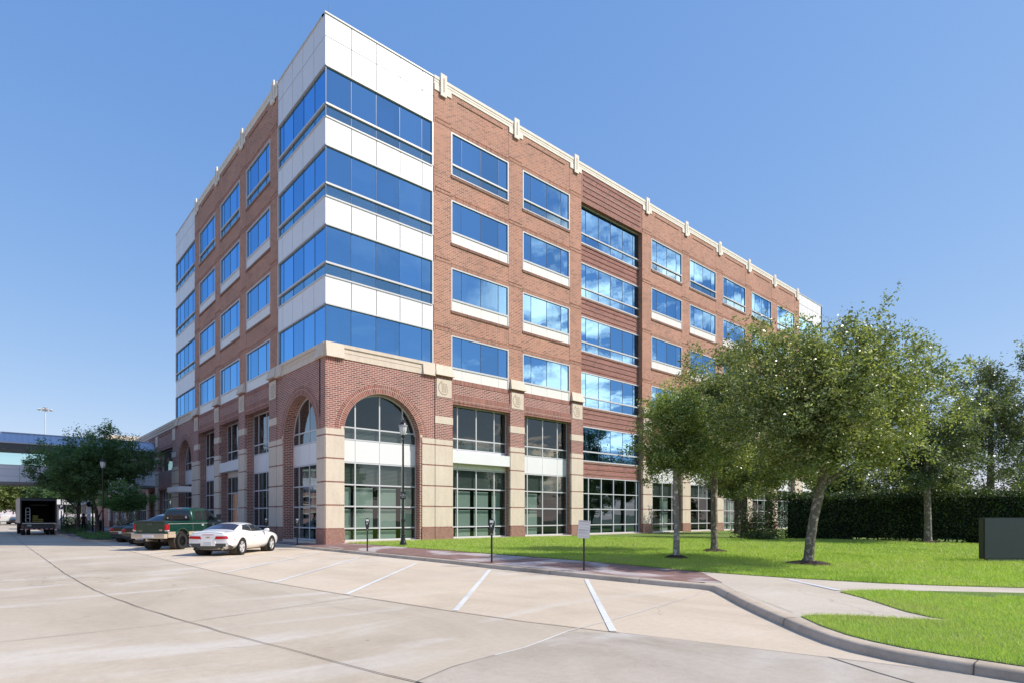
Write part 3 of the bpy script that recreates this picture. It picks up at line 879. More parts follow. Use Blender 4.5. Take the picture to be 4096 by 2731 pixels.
k.box(.02, .10, -.1, .02, 6.36, 7.8, FB)
k.build('eave_trim', M['alu'], br)
k = MB()
k.quad(FB(.02, .06, 8.42), FB(BLN, .06, 8.42), FB(BLN, -1.1, 9.38), FB(.02, -1.1, 9.38)); k.quad(FB(.02, -1.1, 9.38), FB(BLN, -1.1, 9.38), FB(BLN, -3.5, 9.38), FB(.02, -3.5, 9.38))
k.quad(FB(.02, -4.8, 8.42), FB(BLN, -4.8, 8.42), FB(BLN, -3.5, 9.38), FB(.02, -3.5, 9.38))
k.quad(FB(BLN, .06, 8.42), FB(BLN, -1.1, 9.38), FB(BLN, -3.5, 9.38), FB(BLN, -4.8, 8.42)); k.quad(FB(.02, .06, 8.42), FB(.02, -1.1, 9.38), FB(.02, -3.5, 9.38), FB(.02, -4.8, 8.42))
for i in range(int(BLN / .42)):
    s = .2 + i * .42
    k.quad(FB(s, .06, 8.43), FB(s, -1.1, 9.39), FB(s, -1.1, 9.45), FB(s, .06, 8.49))
k.box(.02, BLN, -1.2, -1.0, 9.36, 9.44, FB)
k.build('bridge_roof', M['seam'], br)

# ------------------------------------------------------------------ buildings further off
gar = empty('reflection_garage', (-46, 30, 0), label='brick garage with pale stone bands, added unseen across the street for reflections', cat='garage')  # added outside the view so the street-front glass has something to reflect
k = MB(); k.box(-12, 0, -55, 260, 0, 1.2); 
for z in (0, 3.4, 6.8, 10.2): k.box(-12, 0, -55, 260, z + 1.2 if z else 1.2, z + 1.2 + .25); k.box(-.3, 0, -55, 260, z + 2.6, z + 4.2)
for i in range(45): k.box(-.35, .02, -55 + i * 7, -54 + i * 7, 0, 14.6)
k.build('wall', M['brick_low'], gar)
k = MB()
for z in (2.6, 6.0, 9.4, 12.8): k.box(-.2, .08, -55, 260, z, z + .35); k.box(-.2, .08, -55, 260, z + 1.35, z + 1.65)
k.build('stone_band', M['stone'], gar)
k = MB(); k.box(-4, -3.7, -55, 260, .5, 14); k.build('inner_wall', M['room'], gar)

tb = empty('tan_building', (4.6, 79, 0), label='tan building whose sunlit top shows behind the skybridge roof', cat='building')
k = MB(); k.box(-4, 26, 0, 14, 0, 12.6); k.build('wall', M['brick_up'], tb)
k = MB(); k.box(-4.2, 26.2, -.2, 14.2, 12.6, 14.1); k.build('coping', M['stone'], tb)

pav = empty('pavilion', (-5.2, 66, 0), label='white flat-roofed street pavilion with pale columns and cross braces', cat='pavilion')
k = MB(); k.box(-3.4, 2.4, -2, 5, 3.15, 3.75); k.build('roof', M['white_paint'], pav)
for x, y in ((-.95, -1.2), (-.95, 4), (1.9, -1.2), (1.9, 4)):
    k = MB(); k.box(x - .22, x + .22, y - .22, y + .22, .1, 3.15); k.build('column', M['gray_panel'], pav)
k = MB()
for x0 in (-.4, .5):
    k.tube([(x0, -1.3, .1), (x0, -1.3, 3.15)], .07, 6); k.tube([(x0, -1.3, 2.2), (x0 + .9, -1.3, 3.1)], .04, 5); k.tube([(x0 + .9, -1.3, 2.2), (x0, -1.3, 3.1)], .04, 5)
k.build('brace', plain('pale green steel', (.42, .45, .32), .5), pav)
# ------------------------------------------------------------------ ground, street, kerb, lawns
def inside(p, poly):
    x, y = p; c = False; n = len(poly); j = n - 1
    for i in range(n):
        xi, yi = poly[i][:2]; xj, yj = poly[j][:2]
        if (yi > y) != (yj > y) and x < (xj - xi) * (y - yi) / (yj - yi) + xi: c = not c
        j = i
    return c
def zfun(x, y):
    t = min(1, max(0, (x + 1.1) / 2.0)) * min(1, max(0, (y + 24) / 8))
    return .12 + .11 * t
def sheet(name, poly, zf, mat, step=None, kind='structure', parent=None):
    V = [Vector((p[0], p[1])) for p in poly]
    E_ = [(i, (i + 1) % len(V)) for i in range(len(V))]
    if step:
        x0, x1 = min(p[0] for p in poly), max(p[0] for p in poly); y0, y1 = min(p[1] for p in poly), max(p[1] for p in poly)
        nx, ny = int((x1 - x0) / step) + 1, int((y1 - y0) / step) + 1
        for i in range(nx):
            for j in range(ny):
                q = (x0 + (i + .5) * step, y0 + (j + .5) * step)
                if inside(q, poly): V.append(Vector(q))
    r = delaunay_2d_cdt(V, E_, [], 1, 1e-5)
    me = bpy.data.meshes.new(name)
    me.from_pydata([(v.x, v.y, zf(v.x, v.y)) for v in r[0]], [], [list(f) for f in r[2]])
    me.materials.append(mat)
    bm = bmesh.new(); bm.from_mesh(me)
    for f in bm.faces:
        if f.normal.z < 0: f.normal_flip()
        f.smooth = True
    bm.to_mesh(me); bm.free()
    o = link_mesh(name, me, parent)
    if kind: o['kind'] = kind
    return o

M['road'] = concrete('street concrete', (.565, .475, .37), .38, 1.0, .86)
M['lot'] = concrete('parking bay concrete', (.67, .55, .42), .25, 1.0, .86)
M['slab'] = concrete('grey concrete slab', (.50, .43, .355), .28, 1.2, .8)
M['curb'] = concrete('kerb concrete', (.60, .485, .365), .12, 1.8, .58)
M['walk'] = concrete('path concrete', (.59, .51, .42), .15, 1.4, .88)
M['earth'] = plain('distant earth', (.12, .13, .07), .95, var=.2, nscale=.05)
M['line'] = concrete('worn white road paint', (.74, .74, .73), .0, 3.0, .86)
def grass_base():
    m = NT('lawn soil and grass'); p = m.pos()
    a = m.noise(p, .7, 5, .6); b = m.noise(p, 26, 4, .7); d = m.noise(p, .28, 3, .5)
    c = m.mix(m.ramp(b, [(.3, (0, 0, 0)), (.7, (1, 1, 1))]), (.09, .15, .02), (.22, .33, .05))
    c = m.mix(m.math('MULTIPLY', m.ramp(a, [(.48, (0, 0, 0)), (.75, (1, 1, 1))]), .55), c, (.25, .29, .07))
    c = m.mix(1.0, c, m.ramp(d, [(.3, (.82, .86, .8)), (.7, (1.1, 1.08, 1.05))]), 'MULTIPLY')
    bp = m.n('Bump', {'Height': b, 'Strength': .9, 'Distance': .05})
    return m.done(m.bsdf(Base_Color=c, Roughness=.9, Normal=bp.outputs[0]).outputs[0])
M['lawn'] = grass_base()
def blade_mat():
    m = NT('grass blade'); r = m.n('NewGeometry').outputs['Random Per Island']; p = m.pos()
    cl = m.noise(p, .8, 4, .6)
    c2 = m.noise(p, .22, 4, .6)
    t = m.math('ADD', m.math('MULTIPLY', r, .62), m.math('MULTIPLY', m.math('ADD', m.math('SUBTRACT', cl, .45), m.math('SUBTRACT', c2, .2)), .95))
    c = m.ramp(t, [(.1, (.15, .25, .03)), (.5, (.39, .54, .09)), (.85, (.62, .71, .20)), (.98, (.42, .40, .17))])
    b = m.bsdf(Base_Color=c, Roughness=.45); b.inputs['Specular IOR Level'].default_value = .45
    tl = m.n('BsdfTranslucent', {0: m.mix(1.0, c, (1.35, 1.5, .7), 'MULTIPLY')})
    return m.done(m.n('MixShader', {0: .35, 1: b.outputs[0], 2: tl.outputs[0]}).outputs[0])
M['blade'] = blade_mat()
def paver():
    m = NT('red brick pavers'); p = m.pos()
    v = m.scaled(p, (1, 1, 1), R(45))
    bt = m.n('TexBrick', {'Vector': v, 'Color1': (.31, .17, .14, 1), 'Color2': (.235, .125, .11, 1), 'Mortar': (.18, .14, .125, 1), 'Scale': 1.0, 'Mortar Size': .008, 'Brick Width': .2, 'Row Height': .1})
    a = m.noise(m.scaled(p, (.6, .35, 1)), .55, 3, .5, 1.2); b = m.noise(p, 2.2, 5, .6)
    f = m.math('MULTIPLY', m.ramp(a, [(.50, (0, 0, 0)), (.56, (1, 1, 1))]), .72)      # drying water marks
    c = m.mix(f, bt.outputs[0], (.60, .54, .53))
    c = m.mix(1.0, c, m.ramp(b, [(.3, (.8, .8, .82)), (.7, (1.1, 1.08, 1.05))]), 'MULTIPLY')
    bp = m.n('Bump', {'Height': m.math('SUBTRACT', 1.0, bt.outputs[1]), 'Strength': .4, 'Distance': .006})
    return m.done(m.bsdf(Base_Color=c, Roughness=.75, Normal=bp.outputs[0]).outputs[0])
M['paver'] = paver()
M['mulch'] = plain('bark mulch', (.055, .035, .024), .95, var=.5, nscale=18)

k = MB(); S = 2500; k.quad((-S, -S, -.08), (S, -S, -.08), (S, S, -.08), (-S, S, -.08)); g_ = k.build('ground', M['earth']); g_['kind'] = 'structure'
ROADP = [(-30, -80), (3, -80), (3, 330), (-30, 330)]
road = sheet('road', ROADP, lambda x, y: 0.0, M['road'])
BOUND = [(-8.15, 17), (-8.05, 2.5), (-8.04, -7.3), (-7.97, -10.95), (-7.77, -14.4), (-7.44, -17.67), (-7.03, -20.86), (-6.77, -22.45), (-6.36, -24.07), (-5.69, -26.68), (-5.45, -27.6), (-5.35, -29)]
lot = sheet('parking_lot', BOUND + [(-4.9, -29), (-.9, -22.2), (-.9, 24)], lambda x, y: .004, M['lot'])
SLAB = [(-9.85, -24.18), (-9.26, -23.95), (-8.02, -23.79), (-6.9, -23.45), (-6.36, -24.07), (-5.69, -26.68), (-5.45, -27.6), (-5.3, -29), (-5.3, -40), (-9.6, -40)]
slab = sheet('street_slab', SLAB, lambda x, y: .008, M['slab'])

def strip(mb, pts, w, z, jit=0.0):
    P = []
    for i in range(len(pts) - 1):
        a, b = Vector(pts[i]), Vector(pts[i + 1]); n = max(1, int((b - a).length / .5))
        for k_ in range(n): P.append(a.lerp(b, k_ / n))
    P.append(Vector(pts[-1]))
    Q = []
    for i, p in enumerate(P):
        t = (P[min(i + 1, len(P) - 1)] - P[max(i - 1, 0)]).normalized(); n = Vector((-t.y, t.x))
        j = rnd.uniform(-jit, jit); ww = w * rnd.uniform(.7, 1.3) if jit else w
        Q.append((p + n * (j + ww / 2), p + n * (j - ww / 2)))
    for (a, b), (c, d) in zip(Q[:-1], Q[1:]):
        mb.quad((a.x, a.y, z), (b.x, b.y, z), (d.x, d.y, z), (c.x, c.y, z))
CRACK = [(-11.5, 60), (-11.48, 12.2), (-11.41, -.2), (-11.39, -8.6), (-11.28, -13.2), (-11.08, -15.8), (-10.95, -17.2), (-10.79, -18.4), (-10.55, -20.2), (-10.28, -21.8), (-10.1, -22.85), (-9.98, -23.66), (-9.85, -24.18), (-9.7, -25.4), (-9.6, -40)]
k = MB(); strip(k, CRACK, .015, .0115, .014)
strip(k, [(-5.72, -26.5), (-6.05, -27.1), (-6.3, -27.6), (-6.9, -28.6)], .022, .0118, .02)
o = k.build('joint_filler', M['asph_joint'], road)
k = MB(); strip(k, [(-8.6, -23.85), (-8.02, -23.79), (-6.9, -23.45), (-5.27, -23.2), (-1.35, -22.45)], .020, .0122, .004); k.build('white_sealant', M['line'], road)
k = MB()
for pts, w, jt in (([(-9.85, -24.18), (-9.26, -23.95), (-8.55, -23.84)], .022, .006),
               (BOUND[:-1], .014, .004), ([(-30, -8.4), (-12.8, -7.92), (-10.7, -7.8), (-8.04, -7.3)], .012, .004),
               ([(-30, -19.3), (-12.9, -19.0), (-10.64, -19.0), (-7.4, -18.14)], .016, .006), ([(-30, -14), (-12.9, -13.5), (-11.3, -13.6), (-7.8, -13.0)], .010, .004),
               ([(-30, 3.2), (-11.4, 3.2), (-8.05, 3.5)], .012, .003), ([(-30, 15), (-8.1, 15.3)], .012, .003), ([(-30, 27), (-8.4, 27)], .012, .003), ([(-30, 40), (-8.4, 40)], .012, .003)):
    strip(k, pts, w, .0125, jt)
k.build('saw_joint', M['saw_joint'], road)
# faint orange utility mark near the lower left corner of the street
k = MB(); strip(k, [(-12.62, -23.55), (-12.45, -23.35), (-12.36, -23.6), (-12.25, -23.5)], .035, .010, .01)
k.build('utility_mark', plain('worn orange paint', (.55, .38, .16), .9, var=.3), road)

LINES = [((-8.04, .01), (-3.6, 6.0)), ((-8.09, -3.89), (-3.0, 2.4)), ((-8.06, -7.27), (-2.2, -.25)), ((-7.97, -10.95), (-1.9, -3.6)), ((-7.77, -14.4), (-2.0, -7.65)),
         ((-7.42, -17.64), (-1.82, -11.57)), ((-6.98, -20.9), (-1.55, -15.25)), ((-6.38, -23.87), (-1.42, -19.03)), ((-8.04, 3.6), (-3.6, 8.9)), ((-8.04, 7.3), (-3.6, 12.6)), ((-8.04, 11), (-3.6, 16.3))]
for a, b in LINES:
    k = MB(); strip(k, [a, b], .105, .0135, .0); k.build('stall_line', M['line'], lot)

# kerb: swept profile, gutter line measured on the street
GUT = [(-1.15, 22), (-1.12, 12), (-1.1, 2.0), (-1.08, -6), (-1.08, -11.6), (-1.2, -15), (-1.2, -18.8), (-1.14, -21), (-1.05, -22.1), (-1.12, -22.42), (-1.7, -22.98), (-2.69, -23.87), (-3.5, -24.65), (-4.12, -25.28), (-4.62, -25.8), (-5.0, -26.25), (-5.24, -26.65), (-5.38, -27.1), (-5.42, -27.6), (-5.42, -28.4), (-5.4, -32), (-5.4, -60)]
def smooth_line(p, closed=False):
    q = [Vector(x) for x in p]; out = [q[0]]
    for i in range(len(q) - 1):
        p0, p1, p2, p3 = q[max(i - 1, 0)], q[i], q[i + 1], q[min(i + 2, len(q) - 1)]
        n = max(1, min(8, int((p2 - p1).length / .3)))
        for k_ in range(1, n + 1):
            t = k_ / n
            if (p2 - p1).length > 4: out.append(p1.lerp(p2, t)); continue
            out.append(.5 * ((2 * p1) + (p2 - p0) * t + (2 * p0 - 5 * p1 + 4 * p2 - p3) * t * t + (3 * p1 - p0 - 3 * p2 + p3) * t ** 3))
    return out
PROF = [(-.005, -.02), (.0, .0), (.022, .085), (.045, .112), (.075, .122), (.21, .126), (.21, -.02)]
def kerb(name, line, inner=1, mat=None):
    L = smooth_line(line); k = MB(); n = len(PROF); vs = []
    for i, p in enumerate(L):
        t = (L[min(i + 1, len(L) - 1)] - L[max(i - 1, 0)]).normalized(); nn = Vector((-t.y, t.x)) * inner
        for a, z in PROF:
            q = p + nn * a; vs.append((q.x, q.y, z))
    fs = []
    for i in range(len(L) - 1):
        for j in range(n - 1): fs.append((i * n + j, i * n + j + 1, (i + 1) * n + j + 1, (i + 1) * n + j))
    k.add(vs, fs, 0, True)
    # expansion joints
    o = k.build(name, mat or M['curb'], sharp=60); o['kind'] = 'structure'
    return o, L
kb, KL = kerb('kerb', GUT, 1)
k = MB(); acc = 0
for i in range(1, len(KL)):
    acc += (KL[i] - KL[i - 1]).length
    if acc > 2.9 and KL[i].y < 6:
        acc = 0; p = KL[i]; t = (KL[i] - KL[i - 1]).normalized(); nn = Vector((-t.y, t.x))
        A = [p + nn * a + t * s for a, s in ((0, 0),)]
        pr = [(p + nn * (a - .004), z + .004) for a, z in PROF[1:-1]]
        for (q0, z0), (q1, z1) in zip(pr[:-1], pr[1:]):
            k.quad((q0.x - t.x * .007, q0.y - t.y * .007, z0), (q0.x + t.x * .007, q0.y + t.y * .007, z0), (q1.x + t.x * .007, q1.y + t.y * .007, z1), (q1.x - t.x * .007, q1.y - t.y * .007, z1))
k.build('kerb_joint', M['asph_joint'], kb)

INN = []
for i, p in enumerate(KL):
    t = (KL[min(i + 1, len(KL) - 1)] - KL[max(i - 1, 0)]).normalized(); INN.append(p + Vector((-t.y, t.x)) * .205)
INN = [(p.x, p.y) for p in INN]
low_inn = [p for p in INN if p[1] < -21.9]
up_inn = [p for p in INN if p[1] >= -21.9]
zs_ = lambda x, y: zfun(x, y)
# concrete path base under everything on the corner
path = sheet('path', low_inn + [(-5.0, -60), (40, -60), (40, -20), (1.1, -20.2)], lambda x, y: zfun(x, y) + .003, M['walk'], 1.5)
pav_w = sheet('sidewalk', [(-.9, 26)] + [p for p in up_inn if p[1] < 20] + [(-.5, -22.32), (1.49, -20.5), (1.3, -.2), (.6, .6), (.5, 26)], lambda x, y: zfun(x, y) + .007, M['paver'], .8)
k = MB(); strip(k, [(-.5, -22.32), (1.49, -20.5)], .012, .142); strip(k, [(-3.55, -25.2), (-1.6, -23.2), (-.55, -22.3)], .010, .135, .003)
strip(k, [(1.36, -22.85), (-.09, -24.55)], .012, .1385)
k.build('path_joint', M['saw_joint'], path)
k = MB(); strip(k, [(1.42, -22.93), (-.03, -24.63)], .12, .136); k.build('tactile_band', M['gray_panel'], path)

LAWN1 = [(1.12, -.14), (1.10, -8), (1.10, -14), (1.12, -18), (1.12, -20.6), (1.28, -21.6), (1.55, -22.8), (2.1, -24.7), (2.6, -25.8), (3.5, -27.2), (4.9, -28.9), (6.2, -30.4), (9, -34), (20, -50), (70, -50), (70, -.14)]
LOBE = [(-.25, -24.72), (.1, -24.82), (.55, -25.15), (1.3, -25.9), (2.3, -27.2), (3.2, -28.4), (4.6, -30.2), (7.5, -34), (18, -50), (-5.0, -50), (-5.18, -32), (-5.19, -28.4), (-5.18, -27.5), (-5.12, -27.1), (-5.0, -26.75), (-4.8, -26.4), (-4.4, -25.93), (-3.82, -25.42), (-3.55, -25.5), (-3.2, -25.84), (-2.99, -26.2), (-2.82, -26.6), (-2.55, -26.98), (-2.45, -26.95), (-2.42, -26.75), (-2.09, -26.33), (-1.5, -25.85), (-.83, -25.3)]
sheet('lawn', LAWN1, lambda x, y: zfun(x, y) + .012, M['lawn'], 2.0)
sheet('lawn', LOBE, lambda x, y: zfun(x, y) + .012, M['lawn'], 1.0)

MULCH = [(5.72, -21.74, .66), (4.3, -18.03, .46), (8.54, -17.04, .52), (32.7, -5.46, .55), (24.05, -10.46, .5), (25.6, -20.2, .5)]
def grass(name, poly, dens, hgt, wid, seed, label=None):
    rg = np.random.default_rng(seed)
    x0, x1 = min(p[0] for p in poly), max(p[0] for p in poly); y0, y1 = min(p[1] for p in poly), max(p[1] for p in poly)
    x1 = min(x1, 34); y0 = max(y0, -36)
    pts = []
    st = .5
    for i in range(int((x1 - x0) / st) + 1):
        for j in range(int((y1 - y0) / st) + 1):
            cx, cy = x0 + i * st, y0 + j * st
            dist = math.hypot(cx - AX, cy - AY)
            dn = dens(dist) * st * st
            n = int(dn) + (1 if rg.random() < dn - int(dn) else 0)
            if not n: continue
            q = np.stack([cx + rg.random(n) * st, cy + rg.random(n) * st, np.full(n, dist)], 1)
            full = all(inside((cx + a, cy + b), poly) for a in (0, st) for b in (0, st))
            if full: pts.append(q)
            else:
                kq = [r for r in q if inside(r[:2], poly)]
                if kq: pts.append(np.array(kq))
    P = np.concatenate(pts)
    for mx_, my_, mr_ in MULCH: P = P[(P[:, 0] - mx_) ** 2 + (P[:, 1] - my_) ** 2 > (mr_ * .93) ** 2]
    n = len(P)
    z = np.array([zfun(a, b) for a, b in P[:, :2]]) + .006
    sc_ = np.clip(P[:, 2] / 11.0, .8, 2.6)
    h = hgt * (.55 + .75 * rg.random(n)) * np.clip(P[:, 2] / 16, .9, 1.35); w = wid * (.6 + .8 * rg.random(n)) * sc_
    a = rg.random(n) * 2 * math.pi; ln = (rg.random(n) * .9 + .1) * h; la = rg.random(n) * 2 * math.pi
    base = np.stack([P[:, 0], P[:, 1], z], 1)
    dx = np.stack([np.cos(a) * w, np.sin(a) * w, np.zeros(n)], 1)
    tip = base + np.stack([np.cos(la) * ln, np.sin(la) * ln, h], 1)
    V = np.empty((n * 3, 3)); V[0::3] = base - dx; V[1::3] = base + dx; V[2::3] = tip
    F = np.arange(n * 3).reshape(n, 3)
    o = np_mesh(name, V, F, [M['blade']])
    props(o, label, 'grass', None, 'stuff')
    return n
n1 = grass('grass', LOBE, lambda d: 5200 if d < 9 else (3600 if d < 14 else 0), .062, .0030, 1, 'bright green turf on the kerbside island in the near corner')
n2 = grass('grass', LAWN1, lambda d: 3000 if d < 16 else (1700 if d < 20 else (750 if d < 27 else (300 if d < 40 else 0))), .066, .0036, 2, 'mown green lawn between the sidewalk and the building')
print('grass', n1, n2)

# planted bulb-out on the left side of the street
BUL = [(-1.15, 22.5), (-4.0, 19.6), (-6.6, 16.95), (-7.3, 16.55), (-7.9, 16.75), (-8.25, 17.6), (-8.35, 20), (-8.36, 24), (-8.32, 29.0), (-8.3, 120)]
kb2, KL2 = kerb('kerb', BUL, 1)
inn2 = []
for i, p in enumerate(KL2):
    t = (KL2[min(i + 1, len(KL2) - 1)] - KL2[max(i - 1, 0)]).normalized(); q = p + Vector((-t.y, t.x)) * .2; inn2.append((q.x, q.y))
sheet('sidewalk', inn2 + [(-.02, 120), (-.02, 22.5)], lambda x, y: .122, M['paver'], 6)
BED = [(-7.9, 17.6), (-7.3, 17.2), (-6.7, 17.5), (-3.6, 20.8), (-3.6, 27), (-8.0, 27), (-8.1, 20)]
sheet('planting_bed', BED, lambda x, y: .13, M['mulch'], None)
def far_walk():
    k = MB(); k.box(-34, -30, -80, 330, -.05, .12); o = k.build('sidewalk', M['walk']); o['kind'] = 'structure'
far_walk()
# ------------------------------------------------------------------ trees, hedge, shrubs
M['leaf_oak'] = leaf_mat('oak leaf', (.045, .062, .02), (.225, .268, .085), (.56, .57, .27), .34, .34, .65)
M['leaf_young'] = leaf_mat('young oak leaf', (.045, .07, .017), (.225, .29, .075), (.52, .56, .22), .36, .36, .55)
M['leaf_dark'] = leaf_mat('dark oak leaf', (.036, .056, .026), (.125, .16, .075), (.30, .33, .19), .34, .34, .65)
M['leaf_elm'] = leaf_mat('shade elm leaf', (.04, .085, .04), (.11, .195, .085), (.20, .29, .11), .42, .45)
M['leaf_myrtle'] = leaf_mat('myrtle leaf', (.045, .11, .042), (.135, .26, .095), (.24, .37, .13), .4, .45)
M['leaf_hedge'] = leaf_mat('hedge leaf', (.014, .03, .009), (.042, .075, .018), (.14, .18, .04), .25, .45)
M['leaf_far'] = leaf_mat('far tree leaf', (.045, .075, .018), (.12, .165, .045), (.25, .29, .09), .3, .5)
M['blossom'] = plain('pale blossom', (.75, .66, .66), .7)
M['bark'] = bark('grey oak bark', (.11, .085, .06), (.24, .205, .165))
M['bark_pale'] = bark('pale grey bark', (.20, .175, .14), (.36, .32, .27))
M['bark_dark'] = bark('dark bark', (.045, .036, .028), (.10, .08, .062))

def leaves_from(points, normals_rand, rg, size, name, mats, parent, aspect=.5, midx=None):
    """points: N x 3 leaf positions -> one mesh of folded four-cornered leaves."""
    n = len(points)
    d = rg.normal(size=(n, 3)); d[:, 2] *= .7; d /= np.linalg.norm(d, axis=1)[:, None]
    u = rg.normal(size=(n, 3)); u -= d * (u * d).sum(1)[:, None]; u /= np.linalg.norm(u, axis=1)[:, None]
    w = np.cross(d, u)
    L = size * (.6 + .8 * rg.random(n))[:, None]
    V = np.empty((n * 4, 3))
    V[0::4] = points; V[1::4] = points + d * L * .5 + u * L * aspect * .5 + w * L * .08
    V[2::4] = points + d * L; V[3::4] = points + d * L * .5 - u * L * aspect * .5 + w * L * .08
    F = np.arange(n * 4).reshape(n, 4)
    return np_mesh(name, V, F, mats, parent, midx)

def tree(name, label, loc, trunk, rads, crown_c, crown_r, seed, n_prim=26, n_sub=8, n_twig=7, per=34, leaf=.075, mat='leaf_oak', bark_m='bark', group=None,
         cat='tree', top_spray=.35, flat=1.0, mulch=0, flowers=0, spread=.10, twig_len=.55, multi=None, low_cut=None, shell=.55, fill=0):
    """Tapered trunk, limbs reaching into an ellipsoid, twigs with leaves strung along them."""
    rg = np.random.default_rng(seed); rr = random.Random(seed)
    root = empty(name, loc, 0, label, cat, group)
    tb_ = MB()
    T = [Vector(p) for p in trunk]
    tb_.tube(T, rads, 10)
    # root flare
    tb_.lathe([(rads[0] * 1.45, -.02), (rads[0] * 1.22, .06), (rads[0] * 1.02, .2)], 10, 0, Matrix.Translation(T[0]))
    if multi:
        for pts, r_ in multi: tb_.tube([Vector(p) for p in pts], r_, 8)
    C = Vector(crown_c); CR = Vector(crown_r)
    top = T[-1]
    leafp = []
    fork = len(T) - 2
    for i in range(n_prim):
        # target on or inside the crown shell, evenly spread
        ph = math.acos(1 - 2 * (i + .5) / n_prim); th = i * 2.399963 + rr.uniform(-.4, .4)
        dv = Vector((math.sin(ph) * math.cos(th), math.sin(ph) * math.sin(th), math.cos(ph)))
        rad = rr.uniform(shell, 1.02) if i % 4 else rr.uniform(.25, .6)
        tg = C + Vector((dv.x * CR.x, dv.y * CR.y, dv.z * CR.z)) * rad
        if low_cut and tg.z < low_cut: tg.z = low_cut + rr.uniform(0, .5)
        # leave the trunk somewhere below the target
        tt = rr.uniform(.15, 1.0)
        a = T[fork].lerp(top, tt) if tg.z > T[fork].z + .3 else T[fork].lerp(top, rr.uniform(0, .3))
        mid = a.lerp(tg, .5) + Vector((rr.uniform(-.12, .12), rr.uniform(-.12, .12), rr.uniform(.02, .22))) * (tg - a).length * .6
        path_ = [a]
        for q in range(1, 6):
            t = q / 5
            path_.append(a * (1 - t) ** 2 + mid * 2 * t * (1 - t) + tg * t * t)
        r0 = rads[-1] * rr.uniform(.40, .62)
        tb_.tube(path_, [r0 * (1 - .86 * q / 5) for q in range(6)], 6, 0, False)
        Llen = (tg - a).length
        for j in range(n_sub):
            t = rr.uniform(.35, 1.0) ** .8
            s = path_[min(4, int(t * 5))].lerp(path_[min(5, int(t * 5) + 1)], (t * 5) % 1)
            out = (s - C); out = Vector((out.x / CR.x, out.y / CR.y, out.z / CR.z))
            out = out.normalized() if out.length > .01 else Vector((0, 0, 1))
            dv2 = (out * .55 + Vector((rr.gauss(0, 1), rr.gauss(0, 1), rr.gauss(.15, .8))).normalized()).normalized()
            sl_ = Llen * rr.uniform(.18, .34); e = s + dv2 * sl_
            if rr.random() < .35: tb_.tube([s, s.lerp(e, .5) + Vector((0, 0, sl_ * .06)), e], [r0 * .22, r0 * .14, r0 * .04], 4, 0, False)
            for q in range(n_twig):
                b = s.lerp(e, rr.uniform(.3, 1.0))
                td = (dv2 * .5 + Vector((rr.gauss(0, 1), rr.gauss(0, 1), rr.gauss(.1, .7) * flat)).normalized()).normalized()
                tl_ = twig_len * rr.uniform(.5, 1.3)
                if out.z > .45 and rr.random() < top_spray: td = (td + Vector((0, 0, 1.1))).normalized(); tl_ *= 1.5
                m_ = max(4, int(per * rr.uniform(.6, 1.3)))
                tpar = rg.random(m_)[:, None]
                p = np.array(b)[None] + np.array(td)[None] * tl_ * tpar + rg.normal(size=(m_, 3)) * spread * (1.15 - .8 * tpar)
                leafp.append(p)
    for _ in range(fill):            # twigs of the inner crown
        d = rg.normal(size=3); d /= np.linalg.norm(d); q = np.array(C) + d * np.array(CR) * (rg.random() ** .42) * .97
        m_ = 26; dv3 = rg.normal(size=3); dv3 /= np.linalg.norm(dv3)
        leafp.append(q[None] + dv3[None] * (rg.random((m_, 1)) - .3) * .5 + rg.normal(size=(m_, 3)) * spread)
    P = np.concatenate(leafp)
    if low_cut: P = P[P[:, 2] > low_cut - .55 + rg.random(len(P)) * .5]
    P = P[P[:, 2] > .6]
    tb_.build('trunk', M[bark_m], root)
    mi = None; mats = [M[mat]]
    if flowers:
        mats.append(M['blossom']); hz = P[:, 2] > np.quantile(P[:, 2], .80)
        mi = ((rg.random(len(P)) < flowers) & hz).astype(np.int32)
    leaves_from(P, None, rg, leaf, 'crown', mats, root, midx=mi)
    if mulch:
        k = MB(); prof = [(mulch, -.03), (mulch * .9, .06), (mulch * .6, .11), (.1, .14)]
        k.lathe(prof, 22); v2 = []
        for v in k.v: v2.append((v[0] + rr.uniform(-.05, .05), v[1] + rr.uniform(-.05, .05), v[2] + rr.uniform(-.012, .02)))
        k.v = v2
        N_ = 260
        for _ in range(N_):
            a = rr.uniform(0, 6.28); r_ = mulch * math.sqrt(rr.random()) * 1.02; z = .135 * (1 - (r_ / mulch) ** 1.6) + .012
            dx, dy = rr.uniform(-.05, .05), rr.uniform(-.05, .05)
            k.quad((r_ * math.cos(a), r_ * math.sin(a), z), (r_ * math.cos(a) + dx, r_ * math.sin(a) + dy, z + .02), (r_ * math.cos(a) + dx + .015, r_ * math.sin(a) + dy + .012, z + .025), (r_ * math.cos(a) + .015, r_ * math.sin(a) + .012, z + .005))
        mo = k.build('mulch_ring', M['mulch'], root)
    return root

def at(x, y): return (x, y, zfun(x, y) if x > -1 else .12)
